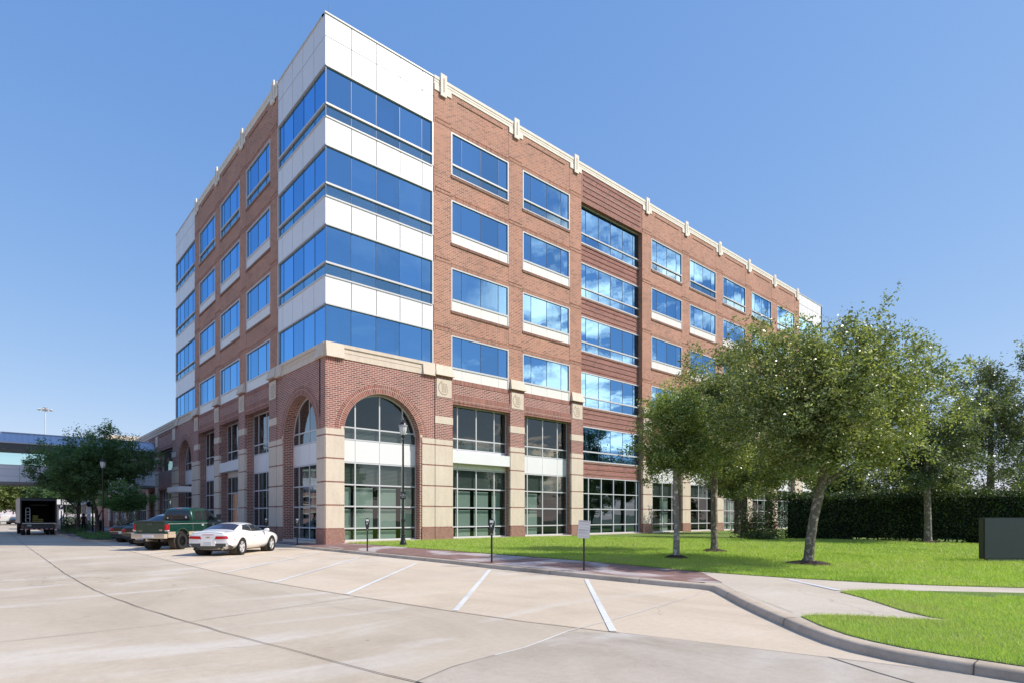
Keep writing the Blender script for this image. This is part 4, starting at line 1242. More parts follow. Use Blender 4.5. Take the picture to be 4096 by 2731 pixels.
# the big leaning oak
tree('oak_tree', 'large leaning oak with the widest crown in a mulch ring on the lawn', at(5.72, -21.74),
     [(0, 0, 0), (.05, -.04, .7), (.13, -.11, 1.4), (.24, -.21, 2.1), (.33, -.28, 2.55), (.38, -.3, 3.6), (.40, -.3, 5.4)], [.16, .142, .135, .148, .130, .095, .035],
     (.45, -.25, 4.95), (3.9, 3.6, 2.8), 11, 64, 9, 7, 32, .088, 'leaf_oak', mulch=.68, low_cut=2.55, spread=.085, twig_len=.55, top_spray=.12, shell=.50, fill=950,
     multi=[([(.28, -.23, 2.25), (.58, -.42, 2.62), (.95, -.7, 2.9), (1.7, -1.2, 3.5)], [.075, .065, .055, .03])])
tree('oak_tree', 'slender pale-barked young oak nearest the sidewalk sign', at(4.3, -18.03),
     [(0, 0, 0), (.03, 0, 1), (.0, .02, 2.0), (-.02, .02, 2.9), (0, 0, 3.6), (.02, .0, 5.2)], [.115, .098, .088, .078, .06, .02],
     (.0, .1, 4.15), (1.45, 1.5, 1.9), 21, 24, 8, 6, 26, .08, 'leaf_young', 'bark_pale', mulch=.42, low_cut=2.2, spread=.08, twig_len=.5, fill=260)
tree('oak_tree', 'middle oak with mottled trunk between the slender and the leaning oaks', at(8.54, -17.04),
     [(0, 0, 0), (0, 0, 1), (.02, .02, 2.0), (.05, .02, 3.0), (.06, .0, 4.0), (.04, .0, 6.4)], [.15, .13, .122, .12, .09, .03],
     (.3, .1, 5.4), (2.3, 2.3, 2.6), 31, 32, 8, 6, 27, .092, 'leaf_oak', mulch=.48, low_cut=2.9, spread=.09, twig_len=.55, top_spray=.2, fill=420)
tree('oak_tree', 'forked oak nearer the facade behind the lawn', at(32.7, -5.46),
     [(0, 0, 0), (.02, 0, 1.2), (0, .02, 2.2), (.03, 0, 3.0), (.1, 0, 4.6)], [.27, .22, .22, .19, .08],
     (0, 0, 4.9), (3.2, 3.2, 2.4), 41, 30, 7, 6, 26, .15, 'leaf_dark', 'bark_dark', mulch=.55, low_cut=3.0, spread=.15, twig_len=.7)
tree('oak_tree', 'straight dark-trunked oak left of the hedge end', at(24.05, -10.46),
     [(0, 0, 0), (.0, 0, 1.2), (0.02, .02, 2.2), (.06, 0, 3.0), (.12, 0, 4.6)], [.24, .20, .185, .16, .07],
     (.4, -.3, 4.7), (3.1, 2.9, 2.3), 42, 30, 7, 6, 26, .14, 'leaf_oak', 'bark_dark', mulch=.5, low_cut=2.75, spread=.14, twig_len=.65)
tree('oak_tree', 'forked oak standing close against the front of the hedge', at(25.6, -20.2),
     [(0, 0, 0), (-.05, 0, 1.2), (-.12, 0, 2.4), (-.18, 0, 3.2), (-.25, 0, 5.6)], [.20, .175, .165, .14, .05],
     (-.1, .2, 5.7), (3.0, 3.0, 3.2), 51, 34, 8, 6, 26, .135, 'leaf_dark', mulch=.5, low_cut=3.0, spread=.14, twig_len=.65,
     multi=[([(-.12, 0, 2.3), (.2, -.15, 3.0), (.5, -.3, 4.2)], [.11, .10, .04])])
tree('oak_tree', 'tall dark conical oak behind the hedge at the right edge', (44.0, -19.9, .2),
     [(0, 0, 0), (0, 0, 2.5), (.1, 0, 5), (.15, 0, 9), (.1, 0, 13)], [.32, .27, .22, .13, .03],
     (0.2, -.5, 7.3), (4.3, 4.3, 6.7), 61, 40, 8, 6, 22, .17, 'leaf_dark', low_cut=2.4, spread=.2, twig_len=.9, top_spray=.6)
# line of trees beyond the hedge
BG = [(38, -25.5, 9.5, 3.6, 'leaf_dark', 'rounded dark tree behind the right part of the hedge'), (52, -13.5, 8.5, 4.2, 'leaf_oak', 'broad tree behind the middle of the hedge'),
      (47, -8.5, 7.0, 3.4, 'leaf_dark', 'short tree behind the hedge near the facade'), (66, -22, 9, 4.8, 'leaf_far', 'pale distant tree seen above the hedge'), (60, -33, 9.5, 4.5, 'leaf_far', 'distant tree at the far right beyond the hedge'),
      (76, -10, 8, 4.5, 'leaf_far', 'furthest small tree past the end of the long facade')]
for i, (x, y, h, r, mt, lb) in enumerate(BG):
    tree('oak_tree', lb, (x, y, .1), [(0, 0, 0), (0, 0, 1.5), (.05, 0, 2.6), (.1, 0, h * .6)], [.24, .2, .17, .06], (0, 0, h * .56), (r, r, h * .44), 70 + i, 26, 7, 6, 22, .24, mt, 'bark_dark', low_cut=1.6, spread=.22, twig_len=.8, group='trees beyond the hedge')

# unseen trees added across the street corner for the storefront glass to reflect
RT = [(-2, -62, 11, 4.6), (9, -66, 12, 5.0), (21, -60, 10.5, 4.4), (33, -64, 12, 5.2), (46, -58, 11, 4.8), (60, -62, 12, 5.0)]
RL = ['added unseen tree mirrored in the glass of the corner arch', 'tall added unseen tree mirrored in the storefront right of the arch', 'added unseen tree mirrored in the second storefront', 'added unseen tree mirrored in the dark recessed bay', 'added unseen tree mirrored in the storefront past the recess', 'added unseen tree mirrored in the last storefronts behind the oaks']
proto_ = None
for i, (x, y, h, r) in enumerate(RT):
    if proto_ is None:
        o_ = proto_ = tree('oak_tree', RL[0], (x, y, 0), [(0, 0, 0), (0, 0, 1.5), (.05, 0, 2.6), (.1, 0, h * .6)], [.26, .2, .17, .06], (0, 0, h * .55), (r, r, h * .43), 120, 26, 7, 6, 18, .30, 'leaf_dark', 'bark_dark', low_cut=1.8, spread=.3, twig_len=1.0, group='added trees mirrored in the glass')
    else:
        o_ = copy_tree(proto_); o_.location = (x, y, 0); o_.rotation_euler = (0, 0, i * 1.3); k_ = h / 11; o_.scale = (k_, k_, k_); o_['label'] = RL[i]
# clipped hedge
def leafbox(name, label, cat, quads, n, leaf, mat, core=True, seed=1, jitter=.10, loc=(0, 0, 0), kind=None, holes=None):
    """Clipped foliage: leaves scattered over the faces of a block, a dark core stands for the shade behind them."""
    rg = np.random.default_rng(seed)
    root = empty(name, loc, 0, label, cat)
    P = []
    areas = [(Vector(q[1]) - Vector(q[0])).cross(Vector(q[3]) - Vector(q[0])).length for q in quads]
    for q, a in zip(quads, areas):
        m_ = int(n * a / sum(areas)); u = rg.random((m_, 1)); v = rg.random((m_, 1))
        A, B, C_, D_ = (np.array(p)[None] for p in q)
        p = A * (1 - u) * (1 - v) + B * u * (1 - v) + C_ * u * v + D_ * (1 - u) * v
        bump = .10 * np.sin(p[:, 0] * 2.1 + p[:, 1] * 1.7 + p[:, 2] * 2.6)[:, None]
        nrm = np.cross(B[0] - A[0], D_[0] - A[0]); nrm = nrm / np.linalg.norm(nrm)
        p = p + rg.normal(size=p.shape) * jitter - nrm[None] * (rg.random((m_, 1)) * .22) + nrm[None] * bump
        P.append(p)
    P = np.concatenate(P); P = P[P[:, 2] > .04]
    if holes is not None: P = P[~holes(P, rg)]
    leaves_from(P, None, rg, leaf, 'foliage', [M[mat]], root, .6)
    return root
H0, H1 = Vector((23.3, -12.4, 0)), Vector((33.4, -34.4, 0))
u = (H1 - H0).normalized(); nv = Vector((u.y, -u.x, 0))      # towards the camera side
if nv.dot(Vector((AX, AY, 0)) - H0) < 0: nv = -nv
HT, HWd = 2.82, 1.5
org = Vector((H0.x, H0.y, .16))
def hp(s, d, z): 
    p = u * s - nv * d; return (p.x, p.y, z)
LNH = (H1 - H0).length
def hole(P, rg):
    s = P[:, 0] * u.x + P[:, 1] * u.y; sb = 0.0
    low = (P[:, 2] < .22 + .10 * np.sin(s * 2.9)) & (((s - sb > 4.6) & (s - sb < 6.0)) | ((s - sb > 9.0) & (s - sb < 10.2))) & (rg.random(len(P)) < .7)
    loose = (s < 1.1) & (rg.random(len(P)) < .40)
    return low | loose
hq = [(hp(0, 0, 0), hp(LNH, 0, 0), hp(LNH, 0, HT), hp(0, 0, HT)), (hp(0, 0, HT), hp(LNH, 0, HT), hp(LNH, HWd, HT), hp(0, HWd, HT)), (hp(0, HWd, 0), hp(0, 0, 0), hp(0, 0, HT), hp(0, HWd, HT)), (hp(LNH, HWd, 0), hp(0, HWd, 0), hp(0, HWd, HT), hp(LNH, HWd, HT))]
hd = leafbox('hedge', 'long tall clipped evergreen hedge with sunlit top behind the lawn', 'hedge', hq, 75000, .105, 'leaf_hedge', seed=5, loc=org, holes=hole)
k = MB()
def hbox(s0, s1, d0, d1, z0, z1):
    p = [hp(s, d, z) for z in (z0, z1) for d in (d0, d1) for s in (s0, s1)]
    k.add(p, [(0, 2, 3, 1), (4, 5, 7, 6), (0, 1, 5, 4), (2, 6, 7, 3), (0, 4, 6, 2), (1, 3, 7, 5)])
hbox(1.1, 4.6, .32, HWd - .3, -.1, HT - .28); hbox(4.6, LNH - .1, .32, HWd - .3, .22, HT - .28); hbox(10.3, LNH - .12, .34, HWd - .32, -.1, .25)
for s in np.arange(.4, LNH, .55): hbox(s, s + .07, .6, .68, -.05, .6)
k.build('shade_core', plain('hedge inner shade', (.012, .018, .008), .95, var=.3), hd)  # near-black core and stems; the hedge's inner shade is in the colour

def bush(name, label, loc, r, h, n, leaf, mat, seed, cat='shrub', group=None, flat=False):
    rg = np.random.default_rng(seed); root = empty(name, loc, 0, label, cat, group)
    d = rg.normal(size=(n, 3)); d /= np.linalg.norm(d, axis=1)[:, None]; d[:, 2] = np.abs(d[:, 2])
    lump = 1 + .22 * np.sin(d[:, 0] * 5 + seed) * np.cos(d[:, 1] * 6 + seed * 2) + .12 * rg.normal(size=n)
    rad = (rg.random(n) ** .45) * lump
    P = d * rad[:, None] * np.array([r[0], r[1], h])[None]
    P[:, 2] += .03
    leaves_from(P, None, rg, leaf, 'foliage', [M[mat]], root, .5)
    k = MB(); rr = random.Random(seed)
    for _ in range(7):
        a = rr.uniform(0, 6.28); e = (r[0] * .6 * math.cos(a), r[1] * .6 * math.sin(a), h * .7); k.tube([(0, 0, 0), (e[0] * .4, e[1] * .4, h * .4), e], [.03, .02, .008], 4, 0, False)
    k.build('stem', M['bark_dark'], root)
    return root
bush('shrub', 'loose shrub growing at the ragged left end of the hedge', (23.0, -11.6, .2), (1.3, 1.3), 2.3, 5200, .10, 'leaf_hedge', 3)
bush('shrub', 'low spreading shrub in front of the hedge end', (21.6, -12.9, .2), (1.2, 1.0), .75, 2500, .09, 'leaf_hedge', 4)

# street trees on the left
tree('elm_tree', 'spreading shade tree left of the pair in front of the skybridge', (-6.9, 37.6, .12), [(0, 0, 0), (.0, 0, 1.2), (.05, 0, 2.4), (.15, 0, 3.6), (.3, 0, 6.0)], [.18, .15, .14, .11, .04],
     (-.3, -1.0, 5.5), (3.6, 3.0, 2.7), 81, 36, 8, 6, 26, .16, 'leaf_elm', 'bark_dark', low_cut=2.9, spread=.15, twig_len=.75, flat=.4, top_spray=.25,
     multi=[([(.03, 0, 2.0), (-.6, -.3, 2.8), (-1.4, -.6, 3.7)], [.09, .07, .04])], group='shade trees by the skybridge')
tree('elm_tree', 'taller spreading shade tree right of the pair in front of the skybridge', (-5.7, 35.2, .12), [(0, 0, 0), (.0, 0, 1.0), (-.1, .1, 2.0), (-.35, .2, 3.2), (-.2, 0, 6.8)], [.19, .16, .14, .11, .04],
     (.2, -1.6, 6.0), (4.3, 3.4, 3.0), 82, 42, 8, 7, 26, .16, 'leaf_elm', 'bark_dark', low_cut=3.1, spread=.15, twig_len=.75, flat=.4, top_spray=.35,
     multi=[([(0, 0, 1.3), (.5, 0, 2.4), (1.5, -.3, 3.9)], [.10, .08, .04])], group='shade trees by the skybridge')
tree('crepe_myrtle', 'small rounded crepe myrtle with pale blossom beside the street lamp', (-4.6, 28.3, .12), [(0, 0, 0), (.05, 0, .8), (.1, 0, 1.6), (.1, 0, 2.6)], [.06, .05, .045, .02],
     (0, -.2, 3.05), (1.9, 1.7, 1.15), 83, 26, 7, 6, 26, .13, 'leaf_myrtle', 'bark_pale', low_cut=2.0, spread=.12, twig_len=.45, flowers=.14,
     multi=[([(0, 0, 0), (-.3, .05, .8), (-.75, .1, 1.9)], [.05, .045, .03]), ([(0, 0, 0), (.35, .1, .9), (.85, .1, 2.0)], [.05, .04, .03]), ([(0, 0, 0), (.1, -.25, .9), (.2, -.7, 2.0)], [.045, .04, .03])])
FT = [(-12.5, 112, 8.8, 5.0, 'leaf_far', 'sunlit tree at the far left beneath the skybridge'), (-7.5, 122, 9.2, 5.5, 'leaf_far', 'sunlit tree above the parked box truck'), (-3.0, 104, 8.6, 4.8, 'leaf_elm', 'shaded tree right of the truck beneath the bridge'),
      (-17, 128, 9.5, 6, 'leaf_far', 'furthest sunlit tree along the street'), (1.5, 118, 9, 5, 'leaf_far', 'pale tree behind the pavilion'), (-13.5, 165, 11, 7, 'leaf_far', 'distant tree closing the end of the street')]
for i, (x, y, h, r, mt, lb) in enumerate(FT):
    tree('street_tree', lb, (x, y, .0), [(0, 0, 0), (0, 0, 1.5), (.05, 0, 2.9), (.1, 0, h * .6)], [.26, .2, .18, .06], (0, 0, h * .58), (r, r, h * .42), 90 + i, 26, 7, 6, 20, .42, mt, 'bark_dark', low_cut=2.6, spread=.35, twig_len=1.2, group='trees at the end of the street')
bush('shrub', 'dense dark shrub around the trunk of the left shade tree', (-7.0, 44.6, .12), (1.1, 1.2), 1.7, 2600, .12, 'leaf_elm', 12)
bush('shrub', 'dark shrub beside the walking person', (-5.4, 47.8, .12), (1.0, 1.2), 1.5, 2200, .12, 'leaf_elm', 13)
bush('shrub', 'rounded shrub in front of the wing storefront', (-3.2, 34.6, .12), (1.3, 1.2), 1.9, 2600, .11, 'leaf_elm', 14)
bush('shrub', 'trimmed low shrub at the street kerb before the left shade tree', (-7.4, 34.2, .12), (.9, 1.6), .55, 1600, .09, 'leaf_elm', 15)
rgb = np.random.default_rng(33)
pp = []
while len(pp) < 9000:
    q = (rgb.uniform(-8.2, -3.6), rgb.uniform(17.2, 27))
    if inside(q, BED): pp.append((q[0], q[1], .12 + rgb.random() * .34 * (.5 + .5 * math.sin(q[0] * 3) * math.cos(q[1] * 2.2) + .2)))
gc = leaves_from(np.array(pp), None, rgb, .13, 'ground_cover', [M['leaf_myrtle']], None, .25)
props(gc, 'grassy green ground cover filling the kerbside planting bed', 'ground cover', None, 'stuff')
# ------------------------------------------------------------------ vehicles
def paint(name, c, metal=0.0, rough=.28):
    m = NT(name)
    b = m.bsdf(Base_Color=c4(c), Roughness=rough, Metallic=metal, Coat_Weight=1.0, Coat_Roughness=.03)
    return m.done(b.outputs[0])
M['car_white'] = paint('white car paint', (.80, .80, .80))
M['car_green'] = paint('dark green metallic paint', (.010, .060, .040), .25)
M['car_tan'] = paint('tan lower paint', (.56, .45, .34))
M['car_black'] = paint('black car paint', (.012, .012, .013))
M['car_grey'] = paint('grey car paint', (.16, .17, .19), .3)
M['car_glass'] = glass_dark('tinted car glass', (.02, .022, .025))
M['car_glass_b'] = glass_dark('blue rear glass', (.035, .045, .085), .06)
M['tyre'] = plain('tyre rubber', (.018, .018, .018), .85, var=.2)
M['alloy'] = plain('alloy rim', (.78, .78, .79), .4, .35)
M['blackrim'] = plain('black rim', (.02, .02, .021), .3, .3)
M['plastic'] = plain('dark bumper plastic', (.07, .075, .075), .6)
M['red_lens'] = plain('red tail lens', (.55, .012, .02), .12, coat=.6, var=.2)
M['chrome'] = plain('chrome', (.80, .79, .77), .08, 1.0, var=0)
M['plate'] = plain('pale number plate', (.62, .63, .66), .45)
M['gold'] = plain('gold emblem', (.50, .36, .10), .3, .8)
M['under'] = plain('dirty underbody', (.05, .042, .034), .9)

def loft_body(name, st, mat, parent, wheels=(), rw=.36, sub=2, half_w=1.0):
    """Skin a car body over cross-sections: (x, [(y, z) from the keel to the roof centre])."""
    n = len(st[0][1]); V = []; F = []
    ring = lambda pts: [(y, z) for y, z in pts] + [(-y, z) for y, z in reversed(pts[1:-1])]
    m_ = 2 * n - 2
    for x, pts in st:
        for y, z in ring(pts): V.append((x, y, z))
    for i in range(len(st) - 1):
        for k_ in range(m_):
            k2 = (k_ + 1) % m_
            F.append((i * m_ + k_, (i + 1) * m_ + k_, (i + 1) * m_ + k2, i * m_ + k2))
    F.append(tuple(range(m_))[::-1] if False else tuple(range(m_)))
    F.append(tuple((len(st) - 1) * m_ + k_ for k_ in range(m_))[::-1])
    me = bpy.data.meshes.new(name); me.from_pydata(V, [], F); me.materials.append(mat)
    bm = bmesh.new(); bm.from_mesh(me); bmesh.ops.recalc_face_normals(bm, faces=bm.faces); bm.to_mesh(me); bm.free()
    o = link_mesh(name, me)
    if sub:
        md = o.modifiers.new('s', 'SUBSURF'); md.levels = sub; md.render_levels = sub
    cutters = []
    for wx, wz in wheels:
        for s in (-1, 1):
            c = MB(); Mx = Matrix.Translation((wx, s * half_w, wz)) @ Matrix.Rotation(math.pi / 2, 4, 'X')
            c.lathe([(rw, -.42), (rw, .42)], 36, 0, Mx); co_ = c.build('cut', M['under'], None, recalc=True)
            md = o.modifiers.new('b', 'BOOLEAN'); md.operation = 'DIFFERENCE'; md.solver = 'EXACT'; md.object = co_; cutters.append(co_)
    bake(o)
    for c in cutters: bpy.data.objects.remove(c)
    o.parent = parent
    o.data.polygons.foreach_set('use_smooth', [True] * len(o.data.polygons))
    try: o.data.set_sharp_from_angle(angle=R(42))
    except Exception: pass
    o.data.update()
    bvh = BVHTree.FromPolygons([v.co.copy() for v in o.data.vertices], [tuple(p.vertices) for p in o.data.polygons])
    return o, bvh

def decal(mb, bvh, quad, dirv, off=.006, nu=8, nv=6, m=0):
    """Lay a patch on the body surface: grid over the quad, each point dropped along dirv."""
    A, B, C_, D_ = (Vector(p) for p in quad); dv = Vector(dirv).normalized()
    grid = []
    for j in range(nv + 1):
        for i in range(nu + 1):
            a, b = i / nu, j / nv
            p = A * (1 - a) * (1 - b) + B * a * (1 - b) + C_ * a * b + D_ * (1 - a) * b
            h = bvh.ray_cast(p - dv * 3, dv)
            grid.append((h[0] - dv * off) if h[0] is not None else None)
    fs = []
    base = len(mb.v); idx = {}
    for q, p in enumerate(grid):
        if p is not None: idx[q] = len(mb.v); mb.v.append(tuple(p))
    for j in range(nv):
        for i in range(nu):
            q = [j * (nu + 1) + i, j * (nu + 1) + i + 1, (j + 1) * (nu + 1) + i + 1, (j + 1) * (nu + 1) + i]
            if all(x in idx for x in q):
                mb.f.append([idx[x] for x in q]); mb.m.append(m); mb.s.append(True)

def both(mb, bvh, quad, **kw):
    decal(mb, bvh, quad, (0, 1, 0), **kw); decal(mb, bvh, [(x, -y, z) for x, y, z in quad], (0, -1, 0), **kw)

def side_parts(name, mat, parent, bvh, quads, **kw):
    for s in (1, -1):
        g = MB()
        for q in quads: decal(g, bvh, [(x, s * y, z) for x, y, z in q], (0, s, 0), **kw)
        g.build(name, mat, parent)

def wheel(parent, x, y, r, wd, rim_r, rim_m, spokes=5, side=1, twin=True):
    W = empty('wheel', (x, y, r), 0, parent=parent)
    Mx = Matrix.Rotation(math.pi / 2, 4, 'X')
    t = MB(); h = wd / 2
    t.lathe([(rim_r, -h * .9), (r * .93, -h), (r * .985, -h * .8), (r, -h * .5), (r, h * .5), (r * .985, h * .8), (r * .93, h), (rim_r, h * .9)], 32, 0, Mx, False)
    # tread blocks
    for i in range(40):
        a = 2 * math.pi * i / 40
        for s in (-1, 1):
            c = Vector((math.cos(a) * r, s * h * .55, math.sin(a) * r)); ta = Vector((-math.sin(a), 0, math.cos(a))) * r * .045; up = Vector((math.cos(a), 0, math.sin(a))) * r * .012; yv = Vector((0, h * .36, 0))
            t.quad(c - ta - yv + up, c + ta - yv + up, c + ta + yv + up, c - ta + yv + up)
    t.build('tyre', M['tyre'], W)
    q = MB(); f = side * h * .72
    Ms = Mx
    q.lathe([(rim_r, side * h * .2), (rim_r * 1.02, -f), (rim_r * .92, -f), (rim_r * .9, side * h * .2)], 32, 0, Ms, False)
    q.lathe([(rim_r * .9, -side * h * .15), (.01, -side * h * .12)], 24, 1, Ms)
    q.lathe([(rim_r * .2, -side * h * .1), (rim_r * .2, -f), (.005, -f * 1.04)], 14, 0, Ms)
    for i in range(spokes):
        for dlt in ((-.13, .13) if twin else (0,)):
            a = 2 * math.pi * i / spokes + .3 + dlt
            d = Vector((math.cos(a), 0, math.sin(a))); tn = Vector((-math.sin(a), 0, math.cos(a)))
            w0, w1 = rim_r * .085, rim_r * .125
            y1 = side * h * .66
            A = [d * rim_r * .12 - tn * w0, d * rim_r * .93 - tn * w1, d * rim_r * .93 + tn * w1, d * rim_r * .12 + tn * w0]
            top = [p + Vector((0, y1, 0)) for p in A]; bot = [p + Vector((0, side * h * .3, 0)) for p in A]
            q.add(top + bot, [(0, 1, 2, 3), (0, 4, 5, 1), (3, 2, 6, 7), (1, 5, 6, 2)])
    if not twin:
        for i in range(16):
            a = 2 * math.pi * i / 16; d = Vector((math.cos(a), 0, math.sin(a)))
            q.box(d.x * rim_r * .95 - .012, d.x * rim_r * .95 + .012, f - .01, f + .012 * side + .004, d.z * rim_r * .95 - .012, d.z * rim_r * .95 + .012, FW, 2)
    q.build('rim', [rim_m, M['under'], M['chrome']], W)
    return W

def arch_liner(parent, wheels, r, half_w):
    for x, z in wheels:
        for s in (-1, 1):
            k = MB()
            Mx = Matrix.Translation((x, s * (half_w - .26), z)) @ Matrix.Rotation(math.pi / 2, 4, 'X')
            k.lathe([(r, -.16), (r, .16)], 24, 0, Mx)
            k.build('wheel_well', M['under'], parent)

# --- white two-door coupe --------------------------------------------
def sec(zb, wb, wm, zm, wsh, zsh, w4, z4, w5, z5, z6): return [(0, zb), (wb, zb), (wm, zm), (wsh, zsh), (w4, z4), (w5, z5), (0, z6)]
def coupe():
    t = empty('parked_coupe', (-5.64, -2.20, 0), R(46.5), 'white two-door coupe with red tail lamps parked in the angled stalls', 'car', 'cars parked in the angled stalls')
    st = [(-.99, sec(.40, .66, .74, .56, .72, .76, .60, .86, .4, .90, .91)),
          (-.95, sec(.32, .80, .86, .56, .83, .80, .70, .95, .5, .985, 1.0)),
          (-.72, sec(.25, .86, .945, .58, .92, .86, .78, .985, .55, 1.0, 1.01)),
          (-.38, sec(.22, .86, .965, .60, .955, .88, .80, 1.0, .64, 1.03, 1.05)),
          (.0, sec(.20, .86, .97, .60, .96, .89, .80, 1.0, .66, 1.15, 1.18)),
          (.45, sec(.19, .86, .955, .58, .945, .885, .81, .985, .67, 1.305, 1.35)),
          (.95, sec(.18, .86, .945, .56, .935, .88, .81, .97, .655, 1.36, 1.405)),
          (1.45, sec(.18, .86, .94, .55, .93, .88, .81, .965, .66, 1.365, 1.415)),
          (1.9, sec(.18, .86, .94, .55, .93, .88, .81, .965, .66, 1.295, 1.36)),
          (2.35, sec(.18, .86, .945, .56, .935, .88, .81, .965, .64, 1.10, 1.15)),
          (2.65, sec(.19, .86, .95, .57, .94, .89, .80, .965, .6, .985, 1.0)),
          (3.1, sec(.20, .86, .955, .58, .94, .86, .78, .93, .5, .955, .965)),
          (3.5, sec(.22, .84, .93, .56, .90, .80, .70, .88, .45, .905, .915)),
          (3.78, sec(.25, .74, .83, .52, .80, .72, .60, .80, .4, .83, .84)),
          (3.90, sec(.32, .58, .66, .50, .62, .64, .45, .70, .3, .72, .73))]
    wh = [(0, .36), (2.85, .36)]
    o, b = loft_body('body', st, M['car_white'], t, wh, .395, 2, 1.0)
    arch_liner(t, wh, .40, .96)
    side_parts('side_window', M['car_glass'], t, b, [[(.30, -3, 1.08), (1.05, -3, .99), (1.06, -3, 1.30), (.62, -3, 1.26)], [(1.075, -3, .99), (2.34, -3, 1.0), (1.86, -3, 1.27), (1.085, -3, 1.30)]])
    g = MB(); decal(g, b, [(-.22, -.68, 0), (-.22, .68, 0), (.50, .55, 0), (.50, -.55, 0)], (0, 0, -1), nu=10, nv=8); g.build('rear_window', M['car_glass_b'], t)
    g = MB(); decal(g, b, [(2.52, -.64, 0), (2.52, .64, 0), (1.98, .50, 0), (1.98, -.50, 0)], (0, 0, -1), nu=10, nv=8); g.build('windscreen', M['car_glass'], t)
    for s in (-1, 1):
        g = MB(); decal(g, b, [(-2, s * .28, .70), (-2, s * .83, .725), (-2, s * .78, .835), (-2, s * .32, .825)], (1, 0, 0), off=.012)
        g.build('tail_lamp', M['red_lens'], t)
    g = MB(); decal(g, b, [(-2, -.24, .885), (-2, .24, .885), (-2, .24, .905), (-2, -.24, .905)], (1, 0, 0), off=.008); g.build('brake_lamp', M['red_lens'], t)
    g = MB(); decal(g, b, [(-2, -.86, .27), (-2, .86, .27), (-2, .80, .53), (-2, -.80, .53)], (1, 0, 0), off=.010, nu=14)
    both(g, b, [(-.98, 2, .27), (-.42, 2, .24), (-.55, 2, .36), (-.96, 2, .49)], off=.008); g.build('lower_bumper', M['plastic'], t)
    g = MB(); g.box(-1.03, -1.005, -.16, .16, .455, .60); g.build('number_plate', M['plate'], t)
    g = MB(); g.box(-1.018, -.97, -.30, .30, .43, .63); g.build('plate_recess', M['car_white'], t)
    g = MB(); c = -1.012
    for a in ([(-.085, .765), (-.04, .765), (-.03, .79), (-.095, .79)], [(.085, .765), (.04, .765), (.03, .79), (.095, .79)], [(-.035, .752), (.035, .752), (.03, .803), (-.03, .803)]):
        g.poly([(c, y, z) for y, z in a])
    g.build('bow_tie_emblem', M['gold'], t)
    for s in (-.55, .55):
        g = MB(); g.tube([(-.80, s, .30), (-1.02, s, .30)], [.05, .05], 12, cap=False); g.build('exhaust_tip', M['chrome'], t)
    for s in (-1, 1):
        g = MB(); Mx = Matrix.Translation((2.12, s * 1.02, 1.02)); g.lathe([(.02, -.06), (.10, -.045), (.12, .02), (.08, .075), (.01, .085)], 12, 0, Mx @ Matrix.Diagonal((.7, 1.1, 1, 1))); g.tube([(2.14, s * .86, .95), (2.13, s * .96, .98)], .03, 6); g.build('side_mirror', M['car_white'], t)
        g = MB(); g.box(1.10, 1.28, s * .955 - .01, s * .955 + .012, .80, .83); g.build('door_handle', M['car_white'], t)
    g = MB(); both(g, b, [(1.02, 2, .28), (1.03, 2, .28), (1.06, 2, .96), (1.05, 2, .96)], off=.003, nu=1, nv=10); both(g, b, [(2.36, 2, .30), (2.37, 2, .30), (2.44, 2, .93), (2.43, 2, .93)], off=.003, nu=1, nv=10)
    g.build('door_gap', M['joint'], t)
    g = MB(); both(g, b, [(-.70, 2, .66), (-.58, 2, .66), (-.58, 2, .685), (-.70, 2, .685)], off=.006, nu=2, nv=1); g.build('side_marker', M['red_lens'], t)
    g = MB(); decal(g, b, [(-.96, -.62, 0), (-.96, .62, 0), (-.74, .70, 0), (-.74, -.70, 0)], (0, 0, -1), off=.035, nu=8, nv=4); g.build('rear_spoiler', M['car_white'], t)
    g = MB(); g.box(.72, .82, -.015, .015, 1.30, 1.40); g.build('roof_antenna', M['plastic'], t)
    g = MB(); g.box(-.5, 3.4, -.6, .6, .19, .32); g.build('underbody', M['under'], t)
    for x in (0, 2.85):
        for s in (-1, 1): wheel(t, x, s * .84, .36, .24, .245, M['alloy'], 5, s)
    return t
coupe()

